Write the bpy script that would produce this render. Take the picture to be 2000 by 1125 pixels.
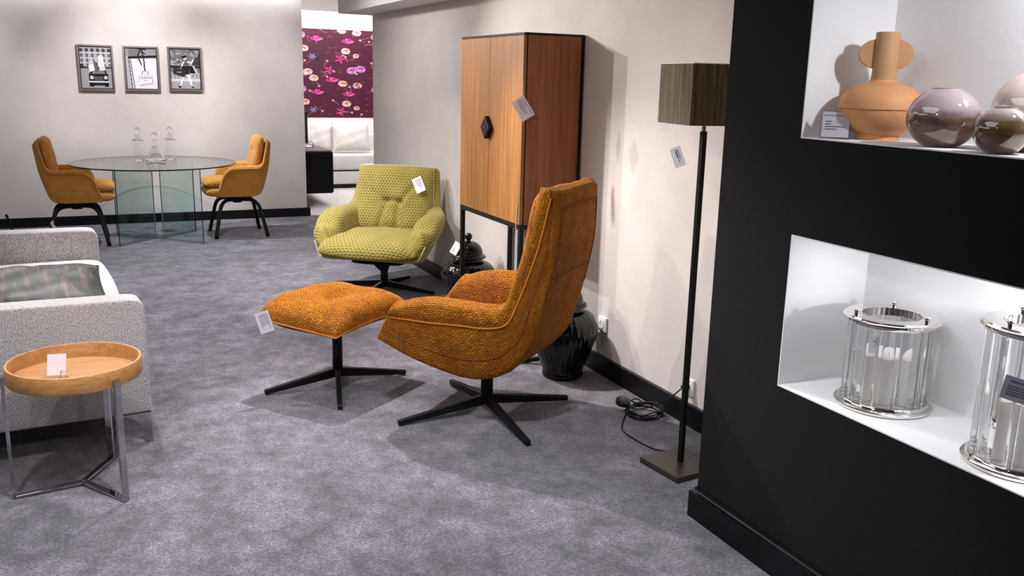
import bpy, bmesh, math, random
import numpy as np
from mathutils import Vector, Matrix

random.seed(7); np.random.seed(7)
PI = math.pi
SC = bpy.context.scene
for o in list(bpy.data.objects): bpy.data.objects.remove(o)
COL = SC.collection

# ------------------------------------------------------------------ camera
cam_d = bpy.data.cameras.new('camera'); cam = bpy.data.objects.new('camera', cam_d); COL.objects.link(cam)
R0 = Vector((0.9064431, -0.4216638, 0.0236748)); D0 = Vector((-0.0744363, -0.2146919, -0.9738412)); F0 = Vector((0.4157163, 0.8809694, -0.2259931))
mw = Matrix((( R0.x, -D0.x, -F0.x, 0.0), (R0.y, -D0.y, -F0.y, 0.0), (R0.z, -D0.z, -F0.z, 1.6), (0, 0, 0, 1)))
cam.matrix_world = mw
cam_d.sensor_fit = 'HORIZONTAL'; cam_d.sensor_width = 36.0; cam_d.lens = 1758.4 / 2000 * 36
cam_d.clip_start = 0.05; cam_d.clip_end = 100
SC.camera = cam

# ------------------------------------------------------------------ world, exposure, lights
w = bpy.data.worlds.new('world'); SC.world = w; w.use_nodes = True
w.node_tree.nodes['Background'].inputs[0].default_value = (0.9, 0.93, 1.0, 1)
w.node_tree.nodes['Background'].inputs[1].default_value = 0.10
SC.view_settings.view_transform = 'Standard'; SC.view_settings.look = 'None'
SC.view_settings.gamma = 1.0; SC.view_settings.use_curve_mapping = False
SC.view_settings.exposure = 0.35

WARM = (1.0, 0.945, 0.90); NEUT = (1.0, 0.97, 0.975); COOL = (0.91, 0.935, 1.0)
def spot(name, loc, aim, watts, angle=60, blend=0.5, color=NEUT, radius=0.035):
    d = bpy.data.lights.new(name, 'SPOT'); d.energy = watts; d.spot_size = math.radians(angle)
    d.spot_blend = blend; d.color = color; d.shadow_soft_size = radius
    o = bpy.data.objects.new(name, d); COL.objects.link(o); o.location = loc
    v = Vector(aim) - Vector(loc); o.rotation_euler = v.to_track_quat('-Z', 'Y').to_euler()
    return o
def area(name, loc, aim, watts, sx, sy, color=NEUT):
    d = bpy.data.lights.new(name, 'AREA'); d.shape = 'RECTANGLE'; d.size = sx; d.size_y = sy
    d.energy = watts; d.color = color
    o = bpy.data.objects.new(name, d); COL.objects.link(o); o.location = loc
    v = Vector(aim) - Vector(loc); o.rotation_euler = v.to_track_quat('-Z', 'Y').to_euler()
    return o
ZC = 2.47
spot('spot_cabinet', (0.27, 6.65, ZC), (2.3, 4.75, 1.1), 185, 66, 0.8, WARM, 0.02)
spot('spot_cabinet_second', (-0.11, 6.27, ZC), (2.3, 4.6, 1.1), 160, 66, 0.8, WARM, 0.02)
spot('spot_lounge', (1.30, 5.05, ZC), (1.55, 3.8, 0.4), 290, 80, 0.7, NEUT, 0.03)
spot('spot_picture', (0.45, 8.75, ZC), (0.50, 10.38, 1.35), 150, 70, 0.9, NEUT)
spot('spot_wall_left', (-1.6, 8.9, ZC), (-1.2, 10.38, 1.3), 90, 70, 0.9, NEUT)
spot('spot_wall_right', (1.7, 8.6, ZC), (1.75, 10.38, 1.2), 110, 65, 0.9, NEUT)
spot('spot_dining', (0.85, 9.3, ZC), (0.95, 9.4, 0.0), 190, 60, 0.6, COOL)
spot('spot_green', (1.15, 5.1, ZC), (1.95, 6.4, 0.5), 115, 60, 0.7, NEUT)
spot('spot_sofa', (0.0, 5.2, ZC), (-0.2, 4.6, 0.5), 175, 75, 0.7, NEUT)
spot('spot_foreground', (0.5, 2.3, ZC), (0.55, 2.45, 0.0), 150, 110, 0.8, COOL)
spot('spot_aisle', (-0.9, 0.7, ZC), (1.5, 3.9, 0.9), 135, 75, 0.9, NEUT, 0.15)
spot('spot_wall_passage', (0.9, 7.2, ZC), (2.53, 6.9, 0.9), 115, 125, 1.0, NEUT, 0.08)
spot('spot_table', (-0.5, 2.9, ZC), (-0.1, 3.6, 0.4), 42, 70, 0.8, NEUT)
spot('spot_lamp_wall', (0.7, 3.9, ZC), (2.53, 3.3, 0.70), 46, 58, 0.8, WARM, 0.03)
spot('spot_carpet_mid', (0.6, 6.4, ZC), (0.8, 6.8, 0.0), 300, 100, 0.8, COOL)
area('fill_area_front', (0.2, 2.0, 2.45), (0.2, 2.0, 0), 12, 1.6, 1.6, COOL)  # added soft fill light over the foreground, not a real ceiling panel
area('fill_area_mid', (-0.6, 6.0, 2.45), (-0.6, 6.0, 0), 16, 1.6, 3.0, NEUT)  # added fill for the middle of the room, no fixture there
area('fill_area_side', (-2.2, 4.0, 2.45), (-2.2, 4.0, 0), 24, 1.6, 3.0, NEUT)  # added fill from the left side, no fixture there
area('cove_back_light', (0.2, 10.20, 2.56), (0.2, 10.38, 2.3), 14, 4.2, 0.05, NEUT)
# second showroom
area('far_room_panel', (3.4, 12.0, 2.46), (3.4, 12.0, 0), 52, 1.8, 1.6, NEUT)
area('far_cove_light', (3.6, 13.62, 2.60), (3.6, 13.8, 2.35), 30, 2.6, 0.05, NEUT)
spot('far_room_spot', (3.3, 12.2, 2.46), (3.4, 13.8, 1.5), 22, 80, 0.8, NEUT)
# lamps inside the two wall niches
spot('niche_upper_light', (2.20, 1.30, 2.02), (2.28, 1.75, 1.5), 20, 120, 0.8, COOL, 0.03)
spot('niche_lower_light', (2.20, 1.25, 1.10), (2.28, 1.70, 0.7), 13, 150, 0.8, COOL, 0.03)
area('niche_lower_strip', (2.12, 1.55, 1.125), (2.12, 1.55, 0), 1.4, 0.12, 1.0, COOL)

# ------------------------------------------------------------------ material helpers
MATS = {}
def mat(name, col, rough=0.5, metal=0.0, **kw):
    if name in MATS: return MATS[name]
    m = bpy.data.materials.new(name); m.use_nodes = True
    b = m.node_tree.nodes['Principled BSDF']
    b.inputs['Base Color'].default_value = (*col, 1); b.inputs['Roughness'].default_value = rough
    b.inputs['Metallic'].default_value = metal
    for k, v in kw.items(): b.inputs[k.replace('_', ' ')].default_value = v
    MATS[name] = m; return m
class NT:
    def __init__(s, m): s.t = m.node_tree; s.b = s.t.nodes.get('Principled BSDF')
    def n(s, typ, **kw):
        nd = s.t.nodes.new(typ)
        for k, v in kw.items():
            if k in nd.inputs: nd.inputs[k].default_value = v
            else: setattr(nd, k, v)
        return nd
    def l(s, a, b): s.t.links.new(a, b)
    def ramp(s, fac, stops):
        r = s.t.nodes.new('ShaderNodeValToRGB'); e = r.color_ramp.elements
        while len(e) < len(stops): e.new(0.5)
        for i, (p, c) in enumerate(stops): e[i].position = p; e[i].color = (*c, 1)
        s.l(fac, r.inputs[0]); return r.outputs[0]
    def math(s, op, a, b=None):
        n = s.t.nodes.new('ShaderNodeMath'); n.operation = op
        for i, v in enumerate((a, b)):
            if v is None: continue
            if isinstance(v, (int, float)): n.inputs[i].default_value = v
            else: s.l(v, n.inputs[i])
        return n.outputs[0]
    def mix(s, fac, a, b, typ='MIX'):
        n = s.t.nodes.new('ShaderNodeMix'); n.data_type = 'RGBA'; n.blend_type = typ
        for sock, v in ((n.inputs[0], fac), (n.inputs[6], a), (n.inputs[7], b)):
            if isinstance(v, (int, float)): sock.default_value = v
            elif isinstance(v, tuple): sock.default_value = (*v, 1)
            else: s.l(v, sock)
        return n.outputs[2]
    def bump(s, h, strength, dist=0.01):
        n = s.t.nodes.new('ShaderNodeBump'); n.inputs['Strength'].default_value = strength
        n.inputs['Distance'].default_value = dist; s.l(h, n.inputs['Height']); s.l(n.outputs[0], s.b.inputs['Normal'])
    def obj(s): return s.t.nodes.new('ShaderNodeTexCoord').outputs['Object']
    def gen(s, k): return s.t.nodes.new('ShaderNodeTexCoord').outputs[k]
    def mapped(s, src, scale=(1, 1, 1), rot=(0, 0, 0)):
        m = s.t.nodes.new('ShaderNodeMapping'); m.inputs['Scale'].default_value = scale; m.inputs['Rotation'].default_value = rot
        s.l(src, m.inputs[0]); return m.outputs[0]
    def noise(s, vec, scale, detail=3, rough=0.55):
        n = s.t.nodes.new('ShaderNodeTexNoise'); n.inputs['Scale'].default_value = scale
        n.inputs['Detail'].default_value = detail; n.inputs['Roughness'].default_value = rough
        s.l(vec, n.inputs['Vector']); return n.outputs['Fac']

def m_carpet():
    m = mat('carpet', (0.2, 0.19, 0.21), 1.0); t = NT(m); v = t.gen('Object')
    big = t.noise(v, 4.5, 6, 0.68); mid = t.noise(t.mapped(v, (1, 0.8, 1), (0, 0, 0.6)), 17, 5, 0.66); fine = t.noise(v, 230, 3, 0.8); grit = t.noise(v, 80, 3, 0.7)
    a = t.ramp(big, [(0.36, (0.084, 0.074, 0.090)), (0.64, (0.236, 0.218, 0.252))])
    b = t.ramp(mid, [(0.36, (0.50, 0.49, 0.50)), (0.66, (1.30, 1.29, 1.31))])
    c = t.ramp(fine, [(0.38, (0.20, 0.19, 0.20)), (0.64, (1.9, 1.88, 1.92))])
    x = t.mix(0.75, a, b, 'MULTIPLY'); x = t.mix(0.95, x, c, 'MULTIPLY'); x = t.mix(0.8, x, t.ramp(grit, [(0.40, (0.48, 0.47, 0.48)), (0.60, (1.48, 1.48, 1.49))]), 'MULTIPLY')
    t.l(x, t.b.inputs['Base Color'])
    t.b.inputs['Sheen Weight'].default_value = 0.3; t.b.inputs['Sheen Roughness'].default_value = 0.5
    t.b.inputs['Specular IOR Level'].default_value = 0.1
    t.bump(t.math('ADD', fine, t.math('MULTIPLY', mid, 1.5)), 0.8, 0.012); return m
def m_plaster(name, col, amt=0.06):
    m = mat(name, col, 0.85); t = NT(m); v = t.gen('Object')
    n = t.noise(v, 2.4, 6, 0.6); f = t.noise(v, 34, 5, 0.65)
    lo = tuple(c * (1 - amt) for c in col); hi = tuple(min(1, c * (1 + amt)) for c in col)
    t.l(t.ramp(n, [(0.35, lo), (0.65, hi)]), t.b.inputs['Base Color']); t.bump(f, 0.18, 0.006); t.b.inputs['Specular IOR Level'].default_value = 0.2; return m
def m_wood(name, dark, light, axis=2, scale=1.0, rough=0.42):
    m = mat(name, light, rough); t = NT(m); v = t.gen('Object')
    sc = [16, 16, 16]; sc[axis] = 0.7
    n = t.noise(t.mapped(v, tuple(k * scale for k in sc)), 2.2, 6, 0.6)
    sc2 = [90, 90, 90]; sc2[axis] = 2.0
    f = t.noise(t.mapped(v, tuple(k * scale for k in sc2)), 2.0, 3, 0.6)
    x = t.ramp(n, [(0.30, dark), (0.72, light)])
    x = t.mix(0.55, x, t.ramp(f, [(0.38, (0.55, 0.55, 0.55)), (0.60, (1.12, 1.12, 1.12))]), 'MULTIPLY')
    t.l(x, t.b.inputs['Base Color']); t.bump(f, 0.08, 0.002); return m
def m_chenille(name, dark, light, sx=60, sy=60):
    m = mat(name, light, 0.85); t = NT(m); v = t.gen('UV')
    warp = t.noise(v, 62, 3, 0.6)
    vm = t.n('ShaderNodeVectorMath', operation='ADD'); t.l(t.mapped(v, (sx, sy, 1)), vm.inputs[0])
    wv = t.n('ShaderNodeCombineXYZ'); t.l(t.math('MULTIPLY', warp, 1.5), wv.inputs[0]); t.l(t.math('MULTIPLY', warp, 1.1), wv.inputs[1]); t.l(wv.outputs[0], vm.inputs[1])
    br = t.n('ShaderNodeTexBrick'); br.inputs['Scale'].default_value = 1.0; br.inputs['Mortar Size'].default_value = 0.15
    br.inputs['Mortar Smooth'].default_value = 1.0; br.inputs['Brick Width'].default_value = 1.2; br.inputs['Row Height'].default_value = 0.62
    br.inputs['Color1'].default_value = (1.15, 1.15, 1.15, 1); br.inputs['Color2'].default_value = (0.62, 0.62, 0.62, 1); br.inputs['Mortar'].default_value = (0.05, 0.04, 0.04, 1)
    t.l(vm.outputs[0], br.inputs['Vector'])
    n = t.noise(v, 9, 4, 0.6); f = t.noise(v, 420, 2, 0.6)
    x = t.ramp(n, [(0.3, dark), (0.7, light)])
    x = t.mix(0.92, x, br.outputs['Color'], 'MULTIPLY'); t.l(x, t.b.inputs['Base Color'])
    t.b.inputs['Sheen Weight'].default_value = 0.3; t.b.inputs['Sheen Roughness'].default_value = 0.35
    t.b.inputs['Sheen Tint'].default_value = (*[min(1, c * 1.8 + 0.05) for c in light], 1); t.b.inputs['Specular IOR Level'].default_value = 0.2
    t.bump(t.math('ADD', br.outputs['Color'], t.math('MULTIPLY', f, 0.5)), 1.0, 0.012); return m
def m_trellis(name, dark, light, k=300):
    m = mat(name, light, 0.85); t = NT(m); v = t.gen('UV')
    sx = t.n('ShaderNodeSeparateXYZ'); t.l(v, sx.inputs[0]); U, V = sx.outputs[0], sx.outputs[1]
    def wave(a, b): return t.math('SINE', t.math('ADD', t.math('MULTIPLY', U, a * k), t.math('MULTIPLY', V, b * k)))
    h = t.math('ADD', t.math('ADD', wave(1, 0), wave(-0.5, 0.866)), wave(-0.5, -0.866))
    n = t.noise(v, 8, 4, 0.6)
    hh = t.math('ADD', t.math('MULTIPLY', h, 0.2), 0.45)
    c = t.ramp(hh, [(0.10, tuple(q * 0.52 for q in light)), (0.45, light), (0.9, tuple(min(1, q * 1.25) for q in light))])
    c = t.mix(0.5, c, t.ramp(n, [(0.3, dark), (0.7, (1, 1, 1))]), 'MULTIPLY'); t.l(c, t.b.inputs['Base Color'])
    t.b.inputs['Sheen Weight'].default_value = 0.4; t.b.inputs['Sheen Roughness'].default_value = 0.4; t.b.inputs['Specular IOR Level'].default_value = 0.2
    t.b.inputs['Sheen Tint'].default_value = (0.75, 0.68, 0.4, 1)
    t.bump(h, 0.35, 0.003); return m
def m_corduroy(name, dark, light, k=400, axis=1):
    m = mat(name, light, 0.85); t = NT(m); v = t.gen('UV')
    sx = t.n('ShaderNodeSeparateXYZ'); t.l(v, sx.inputs[0])
    h = t.math('SINE', t.math('MULTIPLY', sx.outputs[axis], k)); hh = t.math('ADD', t.math('MULTIPLY', h, 0.5), 0.5)
    n = t.noise(v, 12, 3, 0.6)
    c = t.mix(0.5, t.ramp(hh, [(0.05, dark), (0.6, light)]), t.ramp(n, [(0.3, (0.7, 0.65, 0.6)), (0.7, (1.1, 1.1, 1.1))]), 'MULTIPLY')
    t.l(c, t.b.inputs['Base Color']); t.b.inputs['Sheen Weight'].default_value = 0.3; t.b.inputs['Sheen Tint'].default_value = (1, 0.8, 0.5, 1)
    t.bump(h, 0.5, 0.004); return m
def m_tweed(name, dark, light, k=330):
    m = mat(name, light, 0.95); t = NT(m); v = t.gen('Object')
    f = t.noise(t.mapped(v, (1, 1, 1.0)), k, 3, 0.7); n = t.noise(v, 6, 4, 0.6); s = t.noise(t.mapped(v, (1, 1, 0.45)), k * 0.7, 2, 0.7)
    c = t.ramp(t.math('MULTIPLY', t.math('ADD', f, s), 0.5), [(0.40, dark), (0.60, light)])
    c = t.mix(0.3, c, t.ramp(n, [(0.3, (0.8, 0.8, 0.8)), (0.7, (1.1, 1.1, 1.1))]), 'MULTIPLY')
    t.l(c, t.b.inputs['Base Color']); t.b.inputs['Sheen Weight'].default_value = 0.25; t.b.inputs['Specular IOR Level'].default_value = 0.15; t.bump(f, 0.5, 0.004); return m
def m_pane(name, tint, rough=0.0, ior=1.5, boost=1.0):
    m = bpy.data.materials.new(name); m.use_nodes = True; nt = m.node_tree; nt.nodes.clear(); t = NT(m)
    o = nt.nodes.new('ShaderNodeOutputMaterial'); mx = nt.nodes.new('ShaderNodeMixShader'); lw = nt.nodes.new('ShaderNodeLayerWeight'); lw.inputs[0].default_value = 0.5
    r0 = ((ior - 1) / (ior + 1)) ** 2
    fac = t.math('ADD', t.math('MULTIPLY', t.math('POWER', lw.outputs['Facing'], 4.0), (0.9 - r0) * boost), r0 * boost); nt.links.new(fac, mx.inputs[0])
    tr = nt.nodes.new('ShaderNodeBsdfTransparent'); tr.inputs[0].default_value = (*tint, 1)
    gl = nt.nodes.new('ShaderNodeBsdfGlossy'); gl.inputs['Roughness'].default_value = rough
    nt.links.new(tr.outputs[0], mx.inputs[1]); nt.links.new(gl.outputs[0], mx.inputs[2]); nt.links.new(mx.outputs[0], o.inputs[0])
    return m
def m_attr(name, rough=0.5, spec=0.3):
    m = mat(name, (0.5, 0.5, 0.5), rough); t = NT(m); a = t.n('ShaderNodeAttribute'); a.attribute_name = 'print'
    t.l(a.outputs['Color'], t.b.inputs['Base Color']); t.b.inputs['Specular IOR Level'].default_value = spec; return m
def m_emit(name, col, s):
    m = mat(name, col, 0.5); b = m.node_tree.nodes['Principled BSDF']; b.inputs['Emission Color'].default_value = (*col, 1); b.inputs['Emission Strength'].default_value = s; return m

CARPET = m_carpet()
WALL = m_plaster('wall_plaster', (0.575, 0.53, 0.50))
WALLB = m_plaster('wall_plaster_pale', (0.59, 0.55, 0.535))
WHITE = m_plaster('white_paint', (0.78, 0.76, 0.75), 0.02)
CEIL = m_plaster('ceiling_paint', (0.70, 0.67, 0.66), 0.02)
BLACKWALL = m_plaster('black_paint', (0.0072, 0.0068, 0.0068), 0.05)
NICHE = m_plaster('niche_white', (0.80, 0.79, 0.79), 0.01)
BASEB = mat('black_baseboard', (0.0035, 0.0035, 0.005), 0.35, Specular_IOR_Level=0.3)
BLACKM = mat('black_metal', (0.005, 0.005, 0.005), 0.45, Specular_IOR_Level=0.25)
BLACKG = mat('black_glaze', (0.002, 0.002, 0.0025), 0.05)
BRONZE = mat('bronze_metal', (0.085, 0.070, 0.058), 0.38, 0.7)
CHROME = mat('chrome', (0.46, 0.46, 0.48), 0.07, 1.0)
NICKEL = mat('polished_nickel', (0.78, 0.74, 0.70), 0.06, 1.0)
PAPER = mat('white_card', (0.82, 0.81, 0.86), 0.35)
INK = mat('dark_ink', (0.03, 0.03, 0.05), 0.6)
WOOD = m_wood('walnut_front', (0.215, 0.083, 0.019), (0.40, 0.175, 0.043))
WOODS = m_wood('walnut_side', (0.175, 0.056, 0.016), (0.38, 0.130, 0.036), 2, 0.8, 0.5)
OAK = m_wood('oak_tray', (0.36, 0.150, 0.040), (0.52, 0.245, 0.075), 0, 0.9, 0.38)
OAKRIM = m_wood('oak_edge', (0.42, 0.185, 0.052), (0.56, 0.275, 0.090), 0, 1.2, 0.4)
ORANGE = m_chenille('orange_chenille', (0.53, 0.137, 0.005), (0.88, 0.280, 0.010))
ORANGED = mat('orange_stitching', (0.16, 0.035, 0.004), 0.9)
ORANGEP = mat('orange_piping', (0.55, 0.16, 0.014), 0.8)
GREEN = m_trellis('olive_trellis', (0.62, 0.62, 0.45), (0.300, 0.236, 0.058))
GREENP = mat('olive_piping', (0.50, 0.45, 0.16), 0.8)
CORD = m_corduroy('amber_corduroy', (0.34, 0.12, 0.012), (0.80, 0.36, 0.05))
TWEED = m_tweed('grey_tweed', (0.20, 0.187, 0.185), (0.72, 0.68, 0.675))
SEATW = m_tweed('pale_tweed', (0.50, 0.48, 0.48), (0.74, 0.71, 0.71))
LINEN = m_tweed('linen', (0.58, 0.54, 0.51), (0.78, 0.74, 0.71), 140)
PANE = m_pane('table_glass', (0.90, 0.955, 0.945), 0.0, 1.45)
EDGE = mat('glass_edge', (0.006, 0.014, 0.013), 0.15)
CLEAR = mat('clear_glass', (1.0, 1.0, 1.0), 0.0, 0.0, Transmission_Weight=1.0, IOR=1.45)

# ------------------------------------------------------------------ mesh helpers
def link(name, me, m=None, parent=None):
    o = bpy.data.objects.new(name, me); COL.objects.link(o)
    if m is not None: me.materials.append(m)
    if parent is not None: o.parent = parent
    return o
def mesh(name, V, F, smooth=False, uv=None):
    me = bpy.data.meshes.new(name); me.from_pydata([tuple(map(float, v)) for v in V], [], [tuple(f) for f in F])
    if uv is not None:
        l = me.uv_layers.new(name='UVMap'); idx = np.zeros(len(me.loops), dtype=np.int32); me.loops.foreach_get('vertex_index', idx)
        l.data.foreach_set('uv', np.asarray(uv, dtype=np.float32)[idx].ravel())
    if smooth: me.polygons.foreach_set('use_smooth', [True] * len(me.polygons))
    bm = bmesh.new(); bm.from_mesh(me); bmesh.ops.recalc_face_normals(bm, faces=bm.faces); bm.to_mesh(me); bm.free()
    me.update(); return me
def thing(name, label, cat, loc=(0, 0, 0), rz=0.0, group=None):
    o = bpy.data.objects.new(name, None); COL.objects.link(o); o.location = loc; o.rotation_euler = (0, 0, rz); o.empty_display_size = 0.1
    return tag(o, label, cat, group)
def tag(o, label, cat, group=None):
    o['label'] = label; o['category'] = cat
    if group: o['group'] = group
    return o
def struct(o, label=None):
    o['kind'] = 'structure'
    if label: o['label'] = label
    return o
BOXF = [(0, 1, 3, 2), (4, 6, 7, 5), (0, 4, 5, 1), (2, 3, 7, 6), (0, 2, 6, 4), (1, 5, 7, 3)]
def bm_box(lo, hi, bev=0.0, seg=2):
    bm = bmesh.new()
    vs = [bm.verts.new((x, y, z)) for x in (lo[0], hi[0]) for y in (lo[1], hi[1]) for z in (lo[2], hi[2])]
    for f in BOXF: bm.faces.new([vs[i] for i in f])
    bmesh.ops.recalc_face_normals(bm, faces=bm.faces)
    if bev > 0: bmesh.ops.bevel(bm, geom=list(bm.edges), offset=bev, segments=seg, profile=0.5, affect='EDGES')
    return bm
def box(name, lo, hi, m, parent=None, bev=0.0, seg=2, smooth=None):
    bm = bm_box(lo, hi, bev, seg); me = bpy.data.meshes.new(name); bm.to_mesh(me); bm.free()
    if bev > 0 if smooth is None else smooth:
        me.polygons.foreach_set('use_smooth', [True] * len(me.polygons))
        try: me.set_sharp_from_angle(angle=math.radians(40))
        except Exception: pass
    return link(name, me, m, parent)
def boxes(name, L, m, parent=None, bev=0.0):
    bm = bmesh.new()
    for lo, hi in L:
        b = bm_box(lo, hi, bev); t = bpy.data.meshes.new('t'); b.to_mesh(t); b.free(); bm.from_mesh(t); bpy.data.meshes.remove(t)
    me = bpy.data.meshes.new(name); bm.to_mesh(me); bm.free(); return link(name, me, m, parent)
def lathe(name, prof, m, parent=None, n=40, flute=None, close=False, arc=2 * PI):
    V, F, UV = [], [], []; k = len(prof); s = 0
    for i, (r, z) in enumerate(prof):
        if i: s += math.hypot(r - prof[i - 1][0], z - prof[i - 1][1])
        for j in range(n):
            a = 2 * PI * j / n; rr = r * (flute(a, i, k) if flute else 1.0)
            V.append((rr * math.cos(a), rr * math.sin(a), z)); UV.append((a * 0.2, s))
    rng = k if close else k - 1
    for i in range(rng):
        for j in range(n):
            i2 = (i + 1) % k
            F.append((i * n + j, i * n + (j + 1) % n, i2 * n + (j + 1) % n, i2 * n + j))
    if not close:
        if prof[0][0] > 1e-5: F.append(tuple(range(n))[::-1])
        if prof[-1][0] > 1e-5: F.append(tuple((k - 1) * n + j for j in range(n)))
    me = mesh(name, V, F, True, UV)
    try: me.set_sharp_from_angle(angle=math.radians(38))
    except Exception: pass
    return link(name, me, m, parent)
def cat(P, n, closed=False):
    P = np.asarray(P, float); k = len(P); out = []
    segs = k if closed else k - 1
    for i in range(segs):
        if closed: a, b, c, d = P[(i - 1) % k], P[i], P[(i + 1) % k], P[(i + 2) % k]
        else: a, b, c, d = P[max(i - 1, 0)], P[i], P[i + 1], P[min(i + 2, k - 1)]
        for s in range(n):
            t = s / n; out.append(0.5 * ((2 * b) + (c - a) * t + (2 * a - 5 * b + 4 * c - d) * t * t + (3 * b - a - 3 * c + d) * t ** 3))
    if not closed: out.append(P[-1])
    return np.array(out)
def tube(name, P, r, m, parent=None, n=8, closed=False, smooth=True, flat=None):
    P = np.asarray(P, float); k = len(P); V = []; up = np.array([0, 0, 1.0]); prevn = None
    R = r if hasattr(r, '__len__') else [r] * k
    for i in range(k):
        if closed: t = P[(i + 1) % k] - P[i - 1]
        else: t = P[min(i + 1, k - 1)] - P[max(i - 1, 0)]
        t = t / (np.linalg.norm(t) + 1e-12)
        if prevn is None:
            a = np.cross(t, up)
            if np.linalg.norm(a) < 1e-3: a = np.cross(t, [1, 0, 0])
        else: a = prevn - t * np.dot(prevn, t)
        a = a / (np.linalg.norm(a) + 1e-12); prevn = a; b = np.cross(t, a)
        for j in range(n):
            q = 2 * PI * j / n; V.append(P[i] + R[i] * (math.cos(q) * a + math.sin(q) * b))
    F = []
    for i in range(k if closed else k - 1):
        i2 = (i + 1) % k
        for j in range(n): F.append((i * n + j, i * n + (j + 1) % n, i2 * n + (j + 1) % n, i2 * n + j))
    if not closed: F.append(tuple(range(n))[::-1]); F.append(tuple((k - 1) * n + j for j in range(n)))
    return link(name, mesh(name, V, F, smooth), m, parent)
def prism(name, poly, h0, h1, m, parent=None, axis='z', bev=0.0):
    """extrude a 2-D outline between h0 and h1 along an axis"""
    n = len(poly); f = {'z': lambda p, h: (p[0], p[1], h), 'y': lambda p, h: (p[0], h, p[1]), 'x': lambda p, h: (h, p[0], p[1])}[axis]
    V = [f(p, h0) for p in poly] + [f(p, h1) for p in poly]
    F = [tuple(range(n))[::-1], tuple(range(n, 2 * n))] + [(i, (i + 1) % n, n + (i + 1) % n, n + i) for i in range(n)]
    me = mesh(name, V, F)
    if bev > 0:
        bm = bmesh.new(); bm.from_mesh(me); bmesh.ops.bevel(bm, geom=list(bm.edges), offset=bev, segments=2, profile=0.5, affect='EDGES'); bm.to_mesh(me); bm.free()
    return link(name, me, m, parent)
def bar(name, a, b, wa, ha, wb, hb, m, parent=None, up=(0, 0, 1)):
    """tapered flat bar between two points; w across, h along up"""
    a, b, up = Vector(a), Vector(b), Vector(up); t = (b - a).normalized(); s = t.cross(up).normalized(); u = s.cross(t).normalized(); V = []
    for p, w_, h_ in ((a, wa, ha), (b, wb, hb)):
        for i, j in ((-1, -1), (1, -1), (1, 1), (-1, 1)): V.append(p + s * (i * w_ / 2) + u * (j * h_ / 2))
    F = [(0, 1, 2, 3)[::-1], (4, 5, 6, 7)] + [(i, (i + 1) % 4, 4 + (i + 1) % 4, 4 + i) for i in range(4)]
    me = mesh(name, V, F); bm = bmesh.new(); bm.from_mesh(me); bmesh.ops.bevel(bm, geom=list(bm.edges), offset=min(wa, ha, wb, hb) * 0.12, segments=1, affect='EDGES'); bm.to_mesh(me); bm.free()
    return link(name, me, m, parent)
def seg_d(A, B, a0, b0, a1, b1):
    dx, dy = a1 - a0, b1 - b0; L = dx * dx + dy * dy + 1e-9
    t = np.clip(((A - a0) * dx + (B - b0) * dy) / L, 0, 1)
    return np.hypot(A - a0 - t * dx, B - b0 - t * dy)
def pillow(name, lx, ly, th, m, parent=None, n=36, p=4, q=0.5, roundness=0.3, pinch=0.0, bottom=0.6, creases=(), warp=None, noise=0.0, uvs=1.0):
    """soft cushion centred on the origin: x size lx, y size ly, top height th, bottom height th*bottom"""
    s = np.sin(np.linspace(-PI / 2, PI / 2, n)); A, B = np.meshgrid(s, s, indexing='ij')
    X = lx / 2 * A * ((1 - roundness) + roundness * np.sqrt(np.maximum(0, 1 - 0.5 * B * B))) * (1 - pinch * (1 - B * B) * np.abs(A) ** 4)
    Y = ly / 2 * B * ((1 - roundness) + roundness * np.sqrt(np.maximum(0, 1 - 0.5 * A * A))) * (1 - pinch * (1 - A * A) * np.abs(B) ** 4)
    f = (np.maximum(0, 1 - np.abs(A) ** p) * np.maximum(0, 1 - np.abs(B) ** p)) ** q
    T = th * f
    for (a0, b0, a1, b1, d, sg) in creases: T = T - d * np.exp(-(seg_d(A, B, a0, b0, a1, b1) / sg) ** 2) * np.minimum(1, f * 1.5)
    if noise: T = T + noise * f * (np.sin(A * 7 + B * 3) + np.sin(B * 9 - A * 4))
    Bt = -th * bottom * f
    V, UV, F = [], [], []
    def put(Z, sgn):
        base = len(V)
        U_ = np.concatenate([np.zeros((1, n)), np.cumsum(np.sqrt(np.diff(X, axis=0) ** 2 + np.diff(Y, axis=0) ** 2 + np.diff(Z, axis=0) ** 2), 0)], 0); U_ = U_ - U_[n // 2:n // 2 + 1]
        W_ = np.concatenate([np.zeros((n, 1)), np.cumsum(np.sqrt(np.diff(X, axis=1) ** 2 + np.diff(Y, axis=1) ** 2 + np.diff(Z, axis=1) ** 2), 1)], 1); W_ = W_ - W_[:, n // 2:n // 2 + 1]
        for i in range(n):
            for j in range(n):
                P = (X[i, j], Y[i, j], Z[i, j])
                V.append(warp(P) if warp else P); UV.append((U_[i, j] * uvs, (W_[i, j] + sgn * 3) * uvs))
        for i in range(n - 1):
            for j in range(n - 1):
                qd = (base + i * n + j, base + (i + 1) * n + j, base + (i + 1) * n + j + 1, base + i * n + j + 1)
                F.append(qd if sgn > 0 else qd[::-1])
    put(T, 1); put(Bt, -1)
    me = mesh(name, V, F, True, UV); bm = bmesh.new(); bm.from_mesh(me); bmesh.ops.remove_doubles(bm, verts=bm.verts, dist=1e-5); bmesh.ops.recalc_face_normals(bm, faces=bm.faces); bm.to_mesh(me); bm.free()
    o = link(name, me, m, parent)
    # rim line for piping
    idx = [(i, 0) for i in range(n)] + [(n - 1, j) for j in range(1, n)] + [(i, n - 1) for i in range(n - 2, -1, -1)] + [(0, j) for j in range(n - 2, 0, -1)]
    rim = [(X[i, j], Y[i, j], 0.0) for i, j in idx]; rim = [warp(P) if warp else P for P in rim]
    return o, np.array(rim)
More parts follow.
